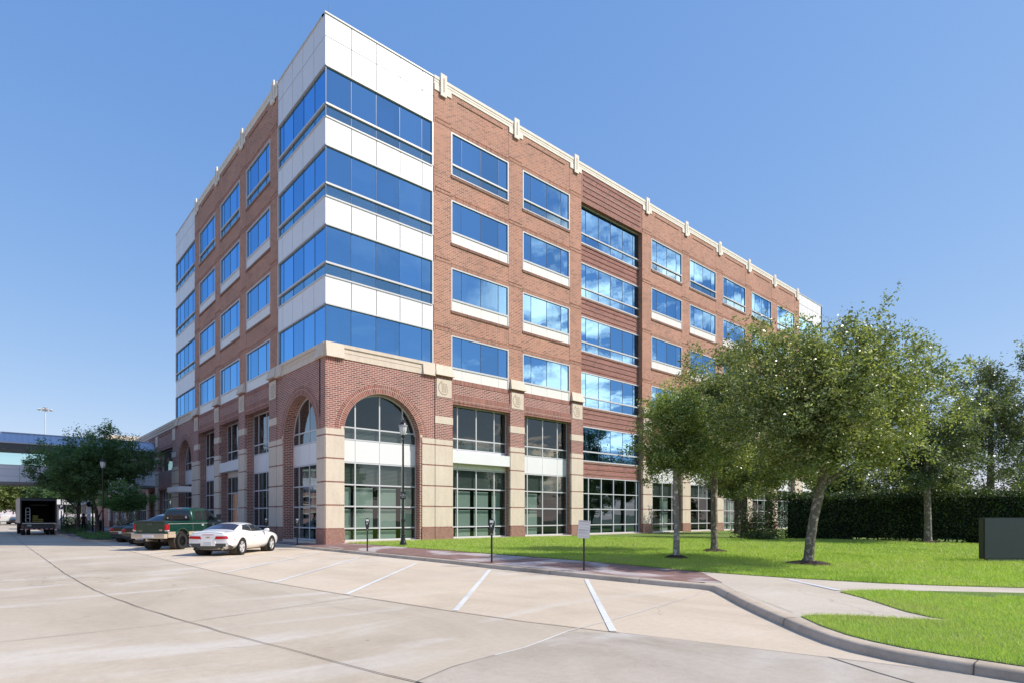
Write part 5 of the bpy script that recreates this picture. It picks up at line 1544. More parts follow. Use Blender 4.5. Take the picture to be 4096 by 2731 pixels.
# --- green crew-cab pickup --------------------------------------------
def pickup():
    t = empty('parked_pickup', (-6.45, 4.13, 0), R(46), 'dark green lifted crew-cab pickup with tan lower trim and red lamps', 'pickup truck', 'cars parked in the angled stalls')
    t.scale = (1.0, .90, 1.0)
    W = .93
    def rec(zb, w, zt, wt=None, r=.05):
        wt = wt or w
        return [(0, zb), (w * .92, zb), (w - .01, zb + .06), (w, (zb + zt) / 2), (w - .005, zt - .14), (wt, zt - .035), (wt - .05, zt), (0, zt + .015)]
    st = [(-1.16, rec(.80, W - .04, 1.38)), (-1.14, rec(.78, W - .005, 1.405)), (-1.0, rec(.76, W, 1.41)), (.0, rec(.74, W + .015, 1.41)), (.90, rec(.72, W, 1.41)), (.92, rec(.72, W, 1.40)),
          (2.2, rec(.72, W, 1.40)), (3.2, rec(.72, W, 1.38)), (3.9, rec(.72, W, 1.34, .85)), (4.35, rec(.72, W - .03, 1.30, .80)), (4.6, rec(.72, W - .10, 1.22, .7)), (4.66, rec(.76, W - .16, 1.16, .6))]
    wh = [(0, .50), (4.05, .50)]
    o, b = loft_body('body', st, M['car_green'], t, wh, .53, 0, W + .05)
    arch_liner(t, wh, .535, W)
    def cab(z, w): return [(0, 1.30), (W - .03, 1.30), (W - .02, 1.42), (W - .06, 1.62), (w + .03, z - .09), (w - .03, z - .02), (w - .12, z), (0, z + .035)]
    st = [(.93, cab(1.60, .84)), (1.0, cab(1.93, .73)), (1.12, cab(2.07, .71)), (1.6, cab(2.11, .71)), (2.3, cab(2.10, .71)), (2.7, cab(2.04, .72)), (2.95, cab(1.88, .74)), (3.25, cab(1.60, .80)), (3.5, cab(1.46, .84))]
    c, cb = loft_body('cab', st, M['car_green'], t, (), sub=1)
    g = MB(); decal(g, cb, [(0, -.72, 1.47), (0, .72, 1.47), (0, .62, 1.95), (0, -.62, 1.95)], (1, 0, 0), nu=10, off=.008); rw = g.build('rear_window', M['car_glass'], t)
    g = MB()
    for sy, sz, n in ((.55, 1.56, 5), (-.52, 1.60, 12)):
        P = [(0, sy + .055 * math.cos(a * 6.283 / n), sz + .062 * math.sin(a * 6.283 / n)) for a in range(n)]
        hh = [cb.ray_cast(Vector((-3, p[1], p[2])), Vector((1, 0, 0)))[0] for p in P]
        if all(x is not None for x in hh): g.poly([tuple(x - Vector((.014, 0, 0))) for x in hh])
    if g.v: g.build('sticker', M['plate'], t)
    side_parts('side_window', M['car_glass'], t, cb, [[(1.20, -3, 1.47), (1.86, -3, 1.47), (1.84, -3, 1.93), (1.28, -3, 1.91)], [(1.98, -3, 1.47), (3.0, -3, 1.47), (2.55, -3, 1.90), (2.0, -3, 1.93)]], off=.008)
    g = MB(); decal(g, cb, [(3.4, -.74, 0), (3.4, .74, 0), (2.72, .62, 0), (2.72, -.62, 0)], (0, 0, -1)); g.build('windscreen', M['car_glass'], t)
    g = MB(); decal(g, cb, [(-2, -.16, 2.03), (-2, .16, 2.03), (-2, .16, 2.055), (-2, -.16, 2.055)], (1, 0, 0), off=.012, nu=4, nv=1); g.build('cab_lamp', M['red_lens'], t)
    for s in (-1, 1):
        g = MB(); decal(g, b, [(-2, s * .78, .98), (-2, s * .925, .98), (-2, s * .925, 1.26), (-2, s * .78, 1.26)], (1, 0, 0), off=.014); decal(g, b, [(-1.12, s * 2, .98), (-1.02, s * 2, .98), (-1.02, s * 2, 1.24), (-1.12, s * 2, 1.26)], (0, -s, 0), off=.010); g.build('tail_lamp', M['red_lens'], t)
        g = MB(); g.box(-1.18, -1.02, s * .86 - .08, s * .86 + .075, .93, .98); g.build('reverse_lamp', M['plate'], t)
    g = MB(); decal(g, b, [(-2, -.76, .84), (-2, .76, .84), (-2, .76, 1.36), (-2, -.76, 1.36)], (1, 0, 0), off=.012, nu=6); tg = g.build('tailgate', M['car_green'], t)
    g = MB(); g.box(-1.205, -1.17, -.13, .13, 1.22, 1.31); g.build('tailgate_handle', M['plastic'], t)
    g = MB(); g.box(-1.21, -1.10, -.78, .78, 1.385, 1.43); g.build('bed_rail', M['plastic'], t)
    text_mesh('tailgate_lettering', 'F-250', .10, M['chrome'], t, (-1.185, .55, .94), (R(90), 0, R(-90)))
    g = MB(); g.poly([(-1.186, -.58 + .10 * math.cos(a * .524), .98 + .042 * math.sin(a * .524)) for a in range(12)]); g.build('oval_emblem', M['chrome'], t)
    g = MB()
    g.box(-1.36, -1.12, -.90, .90, .585, .80); g.box(-1.38, -1.35, -.30, .30, .62, .76, FW, 1)
    g.box(-1.375, -1.2, -.88, .88, .80, .82, FW, 2)
    bp = g.build('bumper', [M['car_tan'], M['plate'], M['chrome']], t)
    md = bp.modifiers.new('b', 'BEVEL'); md.width = .03; md.segments = 2; bake(bp)
    g = MB(); g.tube([(-1.0, 0, .5), (-1.46, 0, .5)], .045, 8); g.lathe([(.01, .5), (.035, .53), (.03, .58), (.005, .60)], 10, 0, Matrix.Translation((-1.45, 0, 0))); g.build('tow_hitch', M['steel'], t)
    g = MB(); both(g, b, [(-1.10, 2, .76), (-.55, 2, .76), (-.55, 2, .90), (-1.10, 2, .90)], off=.010); both(g, b, [(.56, 2, .76), (3.5, 2, .76), (3.5, 2, .88), (.56, 2, .88)], off=.010)
    for s in (-1, 1): g.box(-1.12, -.54, s * .93 - .02, s * .93 + .02, .62, .80); g.box(.56, 3.5, s * .92 - .02, s * .92 + .02, .60, .80)
    g.build('lower_trim', M['car_tan'], t)
    g = MB(); both(g, b, [(-1.1, 2, 1.275), (3.6, 2, 1.275), (3.6, 2, 1.29), (-1.1, 2, 1.29)], off=.006, nu=30, nv=1); g.build('pinstripe', M['plate'], t)
    # flared wheel lips
    g = MB()
    for wx, wz in wh:
        for s in (-1, 1):
            pts = [(wx + .56 * math.cos(a), s * (W + .03), wz + .56 * math.sin(a)) for a in [R(x) for x in range(14, 170, 12)]]
            g.tube(pts, .035, 6)
    g.build('wheel_lip', M['car_green'], t)
    g = MB(); both(g, b, [(.915, 2, .74), (.93, 2, .74), (.93, 2, 1.40), (.915, 2, 1.40)], off=.006, nu=1, nv=8); both(g, b, [(1.93, 2, .74), (1.942, 2, .74), (1.942, 2, 1.38), (1.93, 2, 1.38)], off=.004, nu=1, nv=8); g.build('door_gap', M['joint'], t)
    for s in (-1, 1):
        for x in (1.72, 2.75):
            g = MB(); g.box(x, x + .14, s * (W + .012) - .012, s * (W + .012) + .016, 1.16, 1.24); g.build('door_handle', M['plate'], t)
        g = MB(); g.box(2.98, 3.12, s * 1.12 - .10, s * 1.12 + .10, 1.46, 1.76); g.box(3.02, 3.06, s * .98 - .10, s * .98 + .10, 1.50, 1.55); g.build('side_mirror', M['plastic'], t)
    g = MB(); g.box(-1.0, 4.2, -.5, .5, .42, .75); g.tube([(0, -.8, .47), (0, .8, .47)], .09, 8); g.lathe([(.05, -.12), (.17, -.06), (.17, .06), (.05, .12)], 12, 0, Matrix.Translation((0, 0, .47)) @ Matrix.Rotation(math.pi / 2, 4, 'Y')); g.tube([(4.05, -.8, .47), (4.05, .8, .47)], .08, 8); g.build('underbody', M['under'], t)
    g = MB(); g.tube([(-.7, -.52, .52), (-1.28, -.58, .48)], [.075, .085], 12, cap=False); g.build('exhaust_tip', M['chrome'], t)
    for x in (0, 4.05):
        for s in (-1, 1): wheel(t, x, s * .82, .42, .31, .245, M['blackrim'], 8, s, False)
    return t
pickup()

# --- saloons and others -----------------------------------------------
def saloon(name, label, loc, rz, mat, W=.90, H=1.42, L0=-1.05, L1=3.65, wb=2.75, tall=False, group='cars parked in the angled stalls', far=False, cat='car'):
    t = empty(name, loc, rz, label, cat, group)
    k = H / 1.42; e = L1 - .95
    rz_ = 1.0 if tall else .0
    st = [(L0, sec(.42, .60, .72, .58, .70, .80, .58, .92 * k, .4, .96 * k, .98 * k)),
          (L0 + .06, sec(.32, .74, .83, .58, .82, .84, .68, 1.0 * k, .5, 1.03 * k, 1.05 * k)),
          (L0 + .4, sec(.24, .80, W, .60, W - .01, .88 * k, .74, 1.02 * k, .58, (1.06 + .20 * rz_) * k, (1.09 + .2 * rz_) * k)),
          (-.15, sec(.22, .80, W, .60, W - .01, .90 * k, .74, 1.01 * k, .58, (1.12 + .22 * rz_) * k, (1.16 + .22 * rz_) * k)),
          (.45, sec(.2, .80, W, .58, W - .015, .90 * k, .76, 1.0 * k, .58, 1.34 * k, 1.385 * k)),
          (1.1, sec(.2, .80, W, .58, W - .015, .90 * k, .76, 1.0 * k, .58, 1.39 * k, 1.43 * k)),
          (1.6, sec(.2, .80, W, .58, W - .015, .90 * k, .76, .99 * k, .58, 1.36 * k, 1.41 * k)),
          (2.2, sec(.2, .80, W, .58, W - .015, .90 * k, .76, .98 * k, .62, 1.12 * k, 1.17 * k)),
          (2.55, sec(.2, .80, W, .58, W - .02, .88 * k, .74, .95 * k, .6, .98 * k, 1.0 * k)),
          (L1 - .55, sec(.22, .80, W - .01, .58, W - .04, .80 * k, .70, .88 * k, .5, .92 * k, .93 * k)),
          (L1 - .1, sec(.26, .70, .80, .54, .77, .70 * k, .60, .78 * k, .4, .82 * k, .83 * k)),
          (L1, sec(.34, .56, .64, .5, .60, .62 * k, .45, .68 * k, .3, .7 * k, .71 * k))]
    wh = [(0, .33), (wb, .33)]
    o, b = loft_body('body', st, mat, t, wh, .365, 2, W + .05)
    arch_liner(t, wh, .37, W)
    side_parts('side_window', M['car_glass'], t, b, [[(.05, -3, 1.04 * k), (1.05, -3, 1.035 * k), (1.05, -3, 1.31 * k), (.5, -3, 1.29 * k)], [(1.13, -3, 1.035 * k), (2.15, -3, 1.03 * k), (1.7, -3, 1.28 * k), (1.13, -3, 1.31 * k)]])
    g = MB()
    if tall: decal(g, b, [(-3, -.60, 1.08 * k), (-3, .60, 1.08 * k), (-3, .54, 1.34 * k), (-3, -.54, 1.34 * k)], (1, 0, 0))
    else: decal(g, b, [(-.28, -.62, 0), (-.28, .62, 0), (.42, .52, 0), (.42, -.52, 0)], (0, 0, -1))
    g.build('rear_window', M['car_glass_b'] if tall else M['car_glass'], t)
    g = MB(); decal(g, b, [(2.38, -.62, 0), (2.38, .62, 0), (1.72, .52, 0), (1.72, -.52, 0)], (0, 0, -1)); g.build('windscreen', M['car_glass_b'] if tall else M['car_glass'], t)
    for s in (-1, 1):
        g = MB(); decal(g, b, [(-3, s * .50, .76 * k), (-3, s * .74, .76 * k), (-3, s * .72, .92 * k), (-3, s * .46, .88 * k)], (1, 0, 0), off=.012); decal(g, b, [(L0 + .05, s * 2, .76 * k), (L0 + .28, s * 2, .80 * k), (L0 + .24, s * 2, .88 * k), (L0 + .05, s * 2, .92 * k)], (0, -s, 0), off=.008); g.build('tail_lamp', M['red_lens'], t)
        if not far:
            g = MB(); g.lathe([(.02, -.06), (.10, -.04), (.11, .03), (.02, .07)], 10, 0, Matrix.Translation((2.0, s * (W + .1), 1.05 * k)) @ Matrix.Diagonal((.7, 1.1, 1, 1))); g.tube([(2.05, s * (W - .1), .98 * k), (2.02, s * (W + .04), 1.02 * k)], .025, 5); g.build('side_mirror', mat, t)
            g = MB(); g.tube([(L0 + .25, s * .5, .31), (L0 - .02, s * .5, .30)], [.045, .05], 10, cap=False); g.build('exhaust_tip', M['chrome'], t)
    g = MB(); decal(g, b, [(-3, -.16, .55), (-3, .16, .55), (-3, .16, .68), (-3, -.16, .68)], (1, 0, 0), off=.015, nu=2, nv=1); g.build('number_plate', M['white_paint'], t)
    g = MB(); decal(g, b, [(-3, -.74, .68 * k), (-3, .74, .68 * k), (-3, .74, .70 * k), (-3, -.74, .70 * k)], (1, 0, 0), off=.012, nu=10, nv=1); g.build('chrome_strip', M['chrome'], t)
    g = MB(); decal(g, b, [(-3, -.72, .34), (-3, .72, .34), (-3, .72, .46), (-3, -.72, .46)], (1, 0, 0), off=.010, nu=10, nv=2); g.build('lower_bumper', M['plastic'], t)
    if not far:
        g = MB(); g.box(-.6, 3.2, -.6, .6, .2, .34); g.build('underbody', M['under'], t)
    for x in (0, wb):
        for s in (-1, 1): wheel(t, x, s * (W - .11), .33, .22, .22, M['alloy'], 5, s)
    return t
s1 = saloon('parked_sedan', 'black sedan half hidden behind the tailgate of the green pickup', (-6.05, 11.35, 0), R(46), M['car_black'])
s2 = saloon('parked_sedan', 'black sedan nearest the kerbed planting bed', (-6.15, 15.05, 0), R(46), M['car_black'])
g = MB()
g.lathe([(.042, -.004), (.05, 0), (.042, .004)], 16, 0, Matrix.Translation((-1.09, 0, .86)) @ Matrix.Rotation(math.pi / 2, 4, 'Y'))
for a in (90, 210, 330): g.tube([(-1.092, 0, .86), (-1.092, .045 * math.cos(R(a)), .86 + .045 * math.sin(R(a)))], .005, 4)
g.build('round_star_emblem', M['chrome'], s1)
saloon('parked_crossover', 'white crossover with blue-tinted glass hidden behind the green pickup', (-4.5, 10.25, 0), R(226), M['car_white'], W=.92, H=1.80, L1=3.05, wb=2.35, tall=True)
saloon('parked_sedan', 'distant grey car on the street beside the white van', (-9.1, 130.6, 0), R(95), M['car_grey'], far=True, group=None)

def van():
    t = empty('white_van', (-10.4, 135.8, 0), R(92), 'distant white van seen from behind at the left edge of the street', 'van')
    def s_(zb, w, zt, wt): return [(0, zb), (w * .9, zb), (w, zb + .2), (w, 1.1), (wt + .06, zt - .25), (wt, zt - .05), (0, zt)]
    st = [(-1.2, s_(.5, .92, 1.98, .78)), (-1.15, s_(.42, .98, 2.08, .86)), (0, s_(.4, 1.0, 2.12, .88)), (2.4, s_(.4, 1.0, 2.10, .86)), (3.1, s_(.4, .98, 1.5, .8)), (4.0, s_(.42, .96, 1.28, .78)), (4.15, s_(.5, .86, 1.1, .6))]
    wh = [(0, .36), (3.3, .36)]
    o, b = loft_body('body', st, M['car_white'], t, wh, .40, 1, 1.05)
    g = MB(); decal(g, b, [(-3, -.72, 1.35), (-3, -.04, 1.35), (-3, -.04, 1.8), (-3, -.68, 1.8)], (1, 0, 0)); decal(g, b, [(-3, .04, 1.35), (-3, .72, 1.35), (-3, .68, 1.8), (-3, .04, 1.8)], (1, 0, 0)); g.build('rear_window', M['gray_panel'], t)
    for s in (-1, 1):
        g = MB(); decal(g, b, [(-3, s * .80, 1.2), (-3, s * .93, 1.2), (-3, s * .9, 1.6), (-3, s * .8, 1.6)], (1, 0, 0), off=.01); g.build('tail_lamp', M['red_lens'], t)
    g = MB(); g.box(-1.3, -1.1, -.9, .9, .42, .6); g.build('bumper', M['steel'], t)
    for x in (0, 3.3):
        for s in (-1, 1): wheel(t, x, s * .88, .36, .22, .22, M['steel'], 5, s)
van()

def box_truck():
    t = empty('delivery_truck', (-9.75, 36.9, 0), R(91), 'dark delivery truck seen from behind with its load box open', 'truck')
    w = 1.26; BX = plain('dark box skin', (.012, .014, .014), .75); SK = plain('pale box side', (.52, .54, .50), .4)
    k = MB()
    L = 6.2
    k.box(-.05, L, -w, w, 1.02, 1.12); k.box(-.05, L, -w, -w + .05, 1.12, 3.2); k.box(-.05, L, w - .05, w, 1.12, 3.2); k.box(-.05, L, -w, w, 3.2, 3.27); k.box(L - .06, L, -w + .05, w - .05, 1.12, 3.2)
    k.build('load_box', BX, t)
    k = MB(); k.box(-.02, L, w + .002, w + .012, 1.05, 3.24); k.build('side_skin', SK, t)
    k = MB(); k.box(-.08, .02, -w + .05, w - .05, 3.0, 3.2); k.box(-.07, .0, -w, -w + .09, 1.02, 3.25, FW); k.box(-.07, .0, w - .09, w, 1.02, 3.25); k.build('door_frame', M['plastic'], t)
    k = MB(); k.box(-.35, -.05, -w + .2, w - .15, .98, 1.06); k.box(-.09, -.05, -w + .1, w - .1, .62, .98, FW, 1); k.build('tail_lift', [M['steel'], M['plastic']], t)
    k = MB()
    for i in range(14): y = -w + .12 + i * .17; k.box(-.10, -.085, y, y + .17, .50, .55, FW, i % 2)
    k.build('reflective_strip', [M['red_lens'], M['white_paint']], t)
    k = MB(); k.box(-.08, 5.9, -.45, .45, .58, 1.0); k.box(-.08, 0, -w + .1, w - .1, .47, .60); k.build('chassis', M['under'], t)
    k = MB(); k.box(L + .1, L + 2.0, -1.1, 1.1, .6, 2.45); cb_ = k.build('cab', BX, t)
    md = cb_.modifiers.new('b', 'BEVEL'); md.width = .15; md.segments = 3; bake(cb_)
    for x in (.9, 6.9):
        for s in (-1, 1):
            wheel(t, x, s * (1.0), .48, .28, .27, M['steel'], 8, s, False)
            if x < 2: wheel(t, x, s * .66, .48, .26, .27, M['steel'], 8, s, False)
    k = MB(); k.box(-.11, -.09, .50, .80, .78, .92); k.build('number_plate', M['plate'], t)
    for s in (-1, 1):
        k = MB(); k.box(-.10, -.08, s * 1.1 - .06, s * 1.1 + .06, .70, .80); k.build('tail_lamp', M['red_lens'], t)
    # pale script panel high inside the box
    k = MB()
    for i in range(9):
        y = .55 - i * .14; k.tube([(1.2, y, 2.62), (1.2, y - .06, 2.70 - .02 * (i % 3)), (1.2, y - .13, 2.60)], .022, 4)
    k.build('script_lettering', plain('faded pale lettering', (.30, .26, .22), .7), t)
    # load
    h = empty('hand_truck', (-9.75 + .75, 36.9 + .25, 1.13), R(91), 'pale metal hand truck standing in the open delivery truck', 'hand truck')
    h.location = t.matrix_basis @ Vector((.25, .72, 1.13))
    k = MB()
    for s in (-.14, .14): k.tube([(0, s, .05), (0, s, 1.15)], .022, 6)
    k.tube([(0, -.14, 1.15), (0, -.11, 1.24), (0, .11, 1.24), (0, .14, 1.15)], .022, 6)
    for z in (.35, .65, .9): k.tube([(0, -.14, z), (0, .14, z)], .016, 5)
    k.build('frame', M['alloy'], h)
    k = MB(); k.box(-.22, 0, -.18, .18, .0, .02); k.build('toe_plate', M['alloy'], h)
    for s in (-1, 1):
        k = MB(); k.lathe([(.10, -.03), (.10, .03)], 14, 0, Matrix.Translation((.08, s * .2, .10)) @ Matrix.Rotation(math.pi / 2, 4, 'X')); k.build('wheel', M['tyre'], h)
    Y = plain('yellow plastic crate', (.22, .175, .02), .6)
    for i, (x, y, z, lb) in enumerate(((.5, .22, 1.125, 'yellow crate on the truck floor next to the hand truck'), (.5, -.16, 1.125, 'yellow crate on the truck floor, further right'), (.5, .20, 1.44, 'yellow crate stacked on top of another in the truck'))):
        e_ = empty('crate', t.matrix_basis @ Vector((x, y, z)), R(91), lb, 'crate', 'yellow crates in the truck')
        k = MB(); a, b_, hh = .17, .18, .29
        k.box(-a, a, -b_, b_, 0, .02); k.box(-a, a, -b_, -b_ + .02, .02, hh); k.box(-a, a, b_ - .02, b_, .02, hh); k.box(-a, -a + .02, -b_ + .02, b_ - .02, .02, .12); k.box(-a, -a + .02, -b_ + .02, b_ - .02, .18, hh); k.box(a - .02, a, -b_ + .02, b_ - .02, .02, hh)
        k.build('crate_shell', Y, e_)
box_truck()
# ------------------------------------------------------------------ street furniture
def lamp(loc, label, sign=False):
    t = empty('street_lamp', loc, 0, label, 'street lamp', 'black post lamps')
    k = MB(); k.lathe([(.175, 0), (.175, .05), (.16, .07), (.165, .14), (.13, .2), (.105, .33), (.085, .47), (.10, .485), (.10, .53), (.072, .55)], 20); k.build('base', M['black_iron'], t)
    k = MB(); k.lathe([(.070, .54), (.068, 1.14), (.085, 1.16), (.095, 1.22), (.085, 1.28), (.058, 1.30), (.05, 2.6), (.042, 4.95), (.05, 4.97), (.06, 5.05), (.045, 5.09), (.045, 5.15), (.085, 5.18), (.085, 5.235), (.06, 5.26), (.055, 5.30)], 16); k.build('post', M['black_iron'], t)
    k = MB(); k.lathe([(.085, 5.30), (.12, 5.36), (.165, 5.52), (.18, 5.66), (.175, 5.71)], 20); gl = k.build('globe', M['lamp_glass'], t)
    k = MB()
    for i in range(8):
        a = i * math.pi / 4; r = lambda q: (q * math.cos(a), q * math.sin(a))
        k.tube([(*r(.09), 5.30), (*r(.126), 5.36), (*r(.171), 5.52), (*r(.187), 5.66)], .007, 4, 0, False)
    k.lathe([(.188, 5.68), (.212, 5.685), (.212, 5.76), (.188, 5.765)], 24); k.build('cage', M['steel'], t)
    k = MB(); k.lathe([(.185, 5.765), (.165, 5.83), (.12, 5.90), (.06, 5.94), (.03, 5.95), (.03, 5.99), (.05, 6.01), (.028, 6.05), (.012, 6.13), (.004, 6.17)], 20); k.build('hood', M['black_iron'], t)
    if sign:
        s = empty('notice_plate', (0, 0, 2.40), 0, parent=t)
        rz = math.atan2(AY - loc[1], AX - loc[0]) + math.pi / 2
        s.rotation_euler = (0, 0, rz)
        k = MB(); k.box(-.125, .125, -.085, -.075, -.17, .17); k.build('plate', M['black_iron'], s)
        text_mesh('lettering', 'No Cigar or\nPipe Smoking\nAllowed', .052, M['white_paint'], s, (0, -.088, .0), (R(90), 0, 0), .001, 'CENTER', 1.35)
    return t
lamp((1.75, -4.74, zfun(1.75, -4.74)), 'tall black post lamp with a small notice plate before the corner arch', True)
lamp((-6.35, 26.43, .12), 'black post lamp in the planting bed under the shade tree', False)

def meter(loc, label):
    t = empty('parking_meter', loc, math.atan2(AY - loc[1], AX - loc[0]) + math.pi / 2, label, 'parking meter', 'parking meters along the kerb')
    k = MB(); k.lathe([(.032, 0), (.032, .93)], 12); k.build('pole', M['meter'], t)
    k = MB(); k.lathe([(.036, .925), (.036, .96)], 12); k.build('collar', M['steel'], t)
    # tapering housing with a round-topped head
    prof = [(.045, .955), (.062, 1.02), (.080, 1.12), (.094, 1.22), (.098, 1.30), (.094, 1.35), (.075, 1.40), (.040, 1.43), (.0, 1.437)]
    k = MB(); N = len(prof); y0 = .062
    F_ = [(-w, z) for w, z in prof] + [(w, z) for w, z in reversed(prof[:-1])]
    vs = [(x, -y0, z) for x, z in F_] + [(x, y0, z) for x, z in F_]; n = len(F_)
    k.add(vs, [tuple(range(n)), tuple(range(n, 2 * n))[::-1]] + [(i, (i + 1) % n, n + (i + 1) % n, n + i) for i in range(n)])
    o = k.build('housing', M['meter'], t, recalc=True); md = o.modifiers.new('b', 'BEVEL'); md.width = .014; md.segments = 2; md.limit_method = 'ANGLE'; bake(o)
    k = MB(); k.box(-.062, .062, -.068, -.060, 1.305, 1.385); k.build('display', M['lamp_glass'], t)
    k = MB(); k.box(-.035, .005, -.066, -.060, 1.17, 1.245); k.build('instruction_sticker', M['plate'], t)
    k = MB(); k.box(.018, .045, -.066, -.060, 1.23, 1.29); k.build('coin_slot', M['steel'], t)
    return t
meter((-.86, 1.55, .13), 'black parking meter beside the nose of the white coupe')
meter((-.80, -6.02, .13), 'black parking meter left of the tall post lamp')
meter((-.78, -14.41, .13), 'black parking meter next to the blank white sign')
meter((-.86, 6.2, .13), 'black parking meter head just above the roof of the white coupe')

# blank grey-white sign on a post
t = empty('parking_sign', (-.65, -18.27, .13), R(-41.5), 'white board sign with grey lines on a square black post by the kerb', 'sign')
k = MB(); k.box(-.024, .024, -.024, .024, 0, 1.30); k.build('post', M['meter'], t)
k = MB(); k.box(-.165, .165, -.004, .004, -.245, .245); b_ = k.build('board', banded_sign('sign board'), t); b_.location = (-.0, -.036, 1.155); b_.rotation_euler = (0, R(4.5), 0)
k = MB(); k.box(-.167, .167, -.003, .003, -.247, .247); b2 = k.build('board_edge', M['steel'], t); b2.location = (0, -.029, 1.155); b2.rotation_euler = (0, R(4.5), 0)

# dark slab sign on the lawn
t = empty('monument_sign', (11.62, -25.02, .15), R(-41.6), 'dark slate monument sign slab with blank face at the right edge', 'sign')
k = MB(); k.box(.0, 3.4, -.02, .02, .10, 1.43); o = k.build('face_panel', plain('slate painted panel', (.055, .07, .073), .5, var=.08), t)
k = MB(); k.box(-.02, 3.42, .02, .22, .08, 1.45); k.build('cabinet', plain('weathered sign cabinet', (.05, .052, .045), .6, var=.3), t)
k = MB(); k.box(.14, 3.28, .04, .2, -.06, .08); k.build('plinth', M['joint'], t)

# P sign and its lamp-post
t = empty('parking_sign', (-6.93, 53.7, .12), R(0), 'round dark blue P sign on a black post past the truck', 'sign')
k = MB(); k.tube([(0, .06, 0), (0, .06, 7.4)], [.06, .05], 8); k.build('post', M['black_iron'], t)
k = MB(); k.lathe([(.27, -.012), (.27, .012)], 24, 0, Matrix.Translation((0, 0, 2.60)) @ Matrix.Rotation(math.pi / 2, 4, 'X')); k.build('disc', plain('dark navy sign', (.012, .02, .045), .4), t)
text_mesh('letter', 'P', .42, M['white_paint'], t, (0, -.02, 2.60), (R(90), 0, R(-8)))
k = MB(); k.box(-.17, .17, -.02, .0, 2.12, 2.28); k.build('arrow_plate', M['plate'], t)
# dark pole between the trees
t = empty('signal_post', (-5.25, 42.6, .12), 0, 'slim black post between the two shade trees', 'post')
k = MB(); k.tube([(0, 0, 0), (0, 0, 5.5)], [.08, .06], 8); k.build('pole', M['black_iron'], t)
k = MB(); k.lathe([(.02, 2.45), (.22, 2.55), (.26, 2.75), (.2, 2.95), (.02, 3.0)], 12, 0, Matrix.Translation((-.3, 0, 0))); k.build('round_lantern', M['black_iron'], t)

# floodlight mast far off
t = empty('floodlight_mast', (-2.23, 162, 0), 0, 'tall far-off mast carrying a ring of floodlights above the skybridge', 'light mast')
k = MB(); k.tube([(0, 0, 0), (0, 0, 29.2)], [.20, .12], 8); k.build('pole', plain('galvanised pole', (.62, .64, .66), .4), t)
k = MB(); k.tube([(-1.4, 0, 28.9), (1.4, 0, 28.9)], .09, 6); k.tube([(0, -1.2, 28.9), (0, 1.2, 28.9)], .09, 6); k.lathe([(.5, 28.6), (.5, 29.3)], 10); k.build('head_frame', M['steel'], t)
for i in range(10):
    a = i * .628; x, y = 1.4 * math.cos(a), 1.3 * math.sin(a)
    k = MB(); k.lathe([(.10, -.12), (.24, .10), (.24, .16)], 10, 0, Matrix.Translation((x, y, 28.8)) @ Matrix.Rotation(R(150), 4, 'X')); k.build('floodlight', M['white_paint'], t)

# planters, bin, bench by the wing
for x, y, r, lb in ((-3.3, 30.5, .62, 'squat concrete planter right of the wooden shelf'), (-1.9, 29.2, .5, 'square concrete planter beside the wing pier')):
    t = empty('planter', (x, y, .12), 0, lb, 'planter')
    k = MB(); k.lathe([(r * .82, 0), (r, .08), (r, .72), (r * .92, .74), (r * .9, .66), (.02, .65)], 4 if r < .6 else 16); k.build('bowl', M['stone'], t)
    rg = np.random.default_rng(int(r * 100)); d = rg.normal(size=(500, 3)); d /= np.linalg.norm(d, axis=1)[:, None]; d[:, 2] = abs(d[:, 2]); P = d * (rg.random((500, 1)) ** .4) * np.array([[r * .9, r * .9, .6]]); P[:, 2] += .66
    leaves_from(P, None, rg, .12, 'foliage', [M['leaf_myrtle']], t)
t = empty('trash_bin', (-5.0, 40.2, .12), 0, 'dark blue street bin under the shade trees', 'bin')
k = MB(); k.lathe([(.30, 0), (.33, .05), (.35, .85), (.38, .88), (.38, .96)], 16); k.build('drum', plain('dark blue bin', (.012, .018, .04), .5), t)
k = MB(); k.lathe([(.38, .96), (.30, 1.10), (.12, 1.16), (.02, 1.17)], 16); k.build('lid', M['black_iron'], t)
t = empty('display_shelf', (-4.0, 37.5, .12), R(-10), 'small wooden shelf stand behind the right shade tree', 'shelf')
for z in (.05, .42, .78):
    k = MB(); k.box(-.42, .42, -.2, .2, z, z + .04); k.build('shelf', plain('weathered wood', (.26, .17, .09), .7), t)
for x in (-.42, .38):
    k = MB(); k.box(x, x + .04, -.2, .2, 0, .9); k.build('side_board', plain('weathered wood dark', (.20, .13, .07), .7), t)

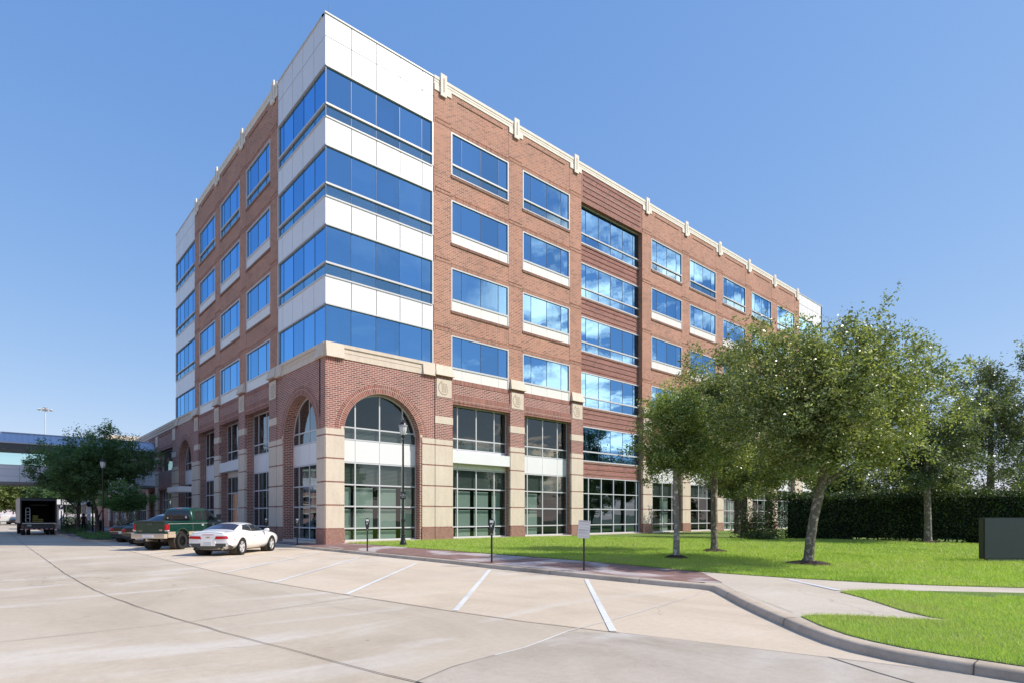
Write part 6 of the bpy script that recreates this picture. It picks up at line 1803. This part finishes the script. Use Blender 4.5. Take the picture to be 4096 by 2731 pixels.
# a person walking on the left sidewalk
def person(loc, rz, label):
    t = empty('person', loc, rz, label, 'person')
    V = [(0, 0, .95), (0, 0, 1.12), (0, .0, 1.32), (0, .0, 1.45), (0, .01, 1.53), (0, .02, 1.60), (0, .03, 1.70),
         (.10, 0, .90), (.11, .06, .50), (.12, -.05, .09), (.12, .10, .03), (-.10, 0, .90), (-.11, -.02, .50), (-.12, -.20, .10), (-.12, -.06, .03),
         (.19, 0, 1.42), (.24, .03, 1.15), (.22, .18, .95), (-.19, 0, 1.42), (-.25, -.03, 1.15), (-.24, .06, .92)]
    E_ = [(0, 1), (1, 2), (2, 3), (3, 4), (4, 5), (5, 6), (0, 7), (7, 8), (8, 9), (9, 10), (0, 11), (11, 12), (12, 13), (13, 14), (3, 15), (15, 16), (16, 17), (3, 18), (18, 19), (19, 20)]
    rad = [.15, .145, .165, .12, .055, .085, .075, .095, .065, .045, .035, .095, .065, .045, .035, .065, .045, .032, .065, .045, .032]
    # hands: palm, four fingers and a thumb
    for hnd, sgn in ((17, 1), (20, -1)):
        h = Vector(V[hnd])
        for i, (dx, ln) in enumerate(((-.026, .075), (-.009, .085), (.009, .08), (.026, .065))):
            V.append((h.x + dx * .3, h.y + dx, h.z - .085)); E_.append((hnd, len(V) - 1)); rad.append(.011)
            V.append((h.x - sgn * .008, h.y + dx * 1.1, h.z - .085 - ln)); E_.append((len(V) - 2, len(V) - 1)); rad.append(.008)
        V.append((h.x - sgn * .02, h.y + .045, h.z - .07)); E_.append((hnd, len(V) - 1)); rad.append(.010)
    me = bpy.data.meshes.new('body'); me.from_pydata(V, E_, []); o = link_mesh('body', me)
    o.modifiers.new('k', 'SKIN'); sv = me.skin_vertices[0].data
    for s, r_ in zip(sv, rad): s.radius = (r_, r_ * .85)
    for s in sv: s.use_root = False
    sv[0].use_root = True
    md = o.modifiers.new('s', 'SUBSURF'); md.levels = 2; md.render_levels = 2
    bake(o); o.parent = t
    me = o.data; me.materials.clear()
    for c in (plain('skin', (.32, .19, .13), .6), plain('dark red shirt', (.12, .025, .03), .85), plain('dark blue trousers', (.015, .02, .045), .85), plain('black shoes', (.015, .014, .013), .5)): me.materials.append(c)
    for p in me.polygons:
        z = p.center.z; ax = abs(p.center.x)
        p.material_index = 0 if z > 1.49 else (1 if (z > .98 and (ax < .20 or z > 1.18)) else (0 if (ax > .20 and z > .7) else (2 if z > .09 else 3)))
        p.use_smooth = True
    k = MB(); k.lathe([(.104, 1.63), (.108, 1.69), (.092, 1.755), (.05, 1.79), (.0, 1.80)], 14, 0, Matrix.Translation((0, .005, 0))); k.build('hair', plain('dark hair', (.03, .022, .018), .7), t)
    k = MB()
    for s in (-.03, .03): k.lathe([(.011, -.006), (.008, .006)], 8, 0, Matrix.Translation((s, .112, 1.665)) @ Matrix.Rotation(math.pi / 2, 4, 'X'))
    k.tube([(0, .105, 1.66), (0, .13, 1.63), (0, .105, 1.62)], .011, 5); k.box(-.025, .025, .098, .108, 1.585, 1.593); k.build('face', plain('facial features', (.16, .07, .06), .6), t)
    for s in (-1, 1):
        k = MB(); k.lathe([(.026, -.008), (.02, .01)], 8, 0, Matrix.Translation((s * .092, .02, 1.65)) @ Matrix.Rotation(math.pi / 2, 4, 'Y')); k.build('ear', plain('ear skin', (.30, .18, .12), .6), t)
    return t
person((-6.05, 42.0, .12), R(160), 'person in dark red shirt and dark trousers on the left sidewalk')
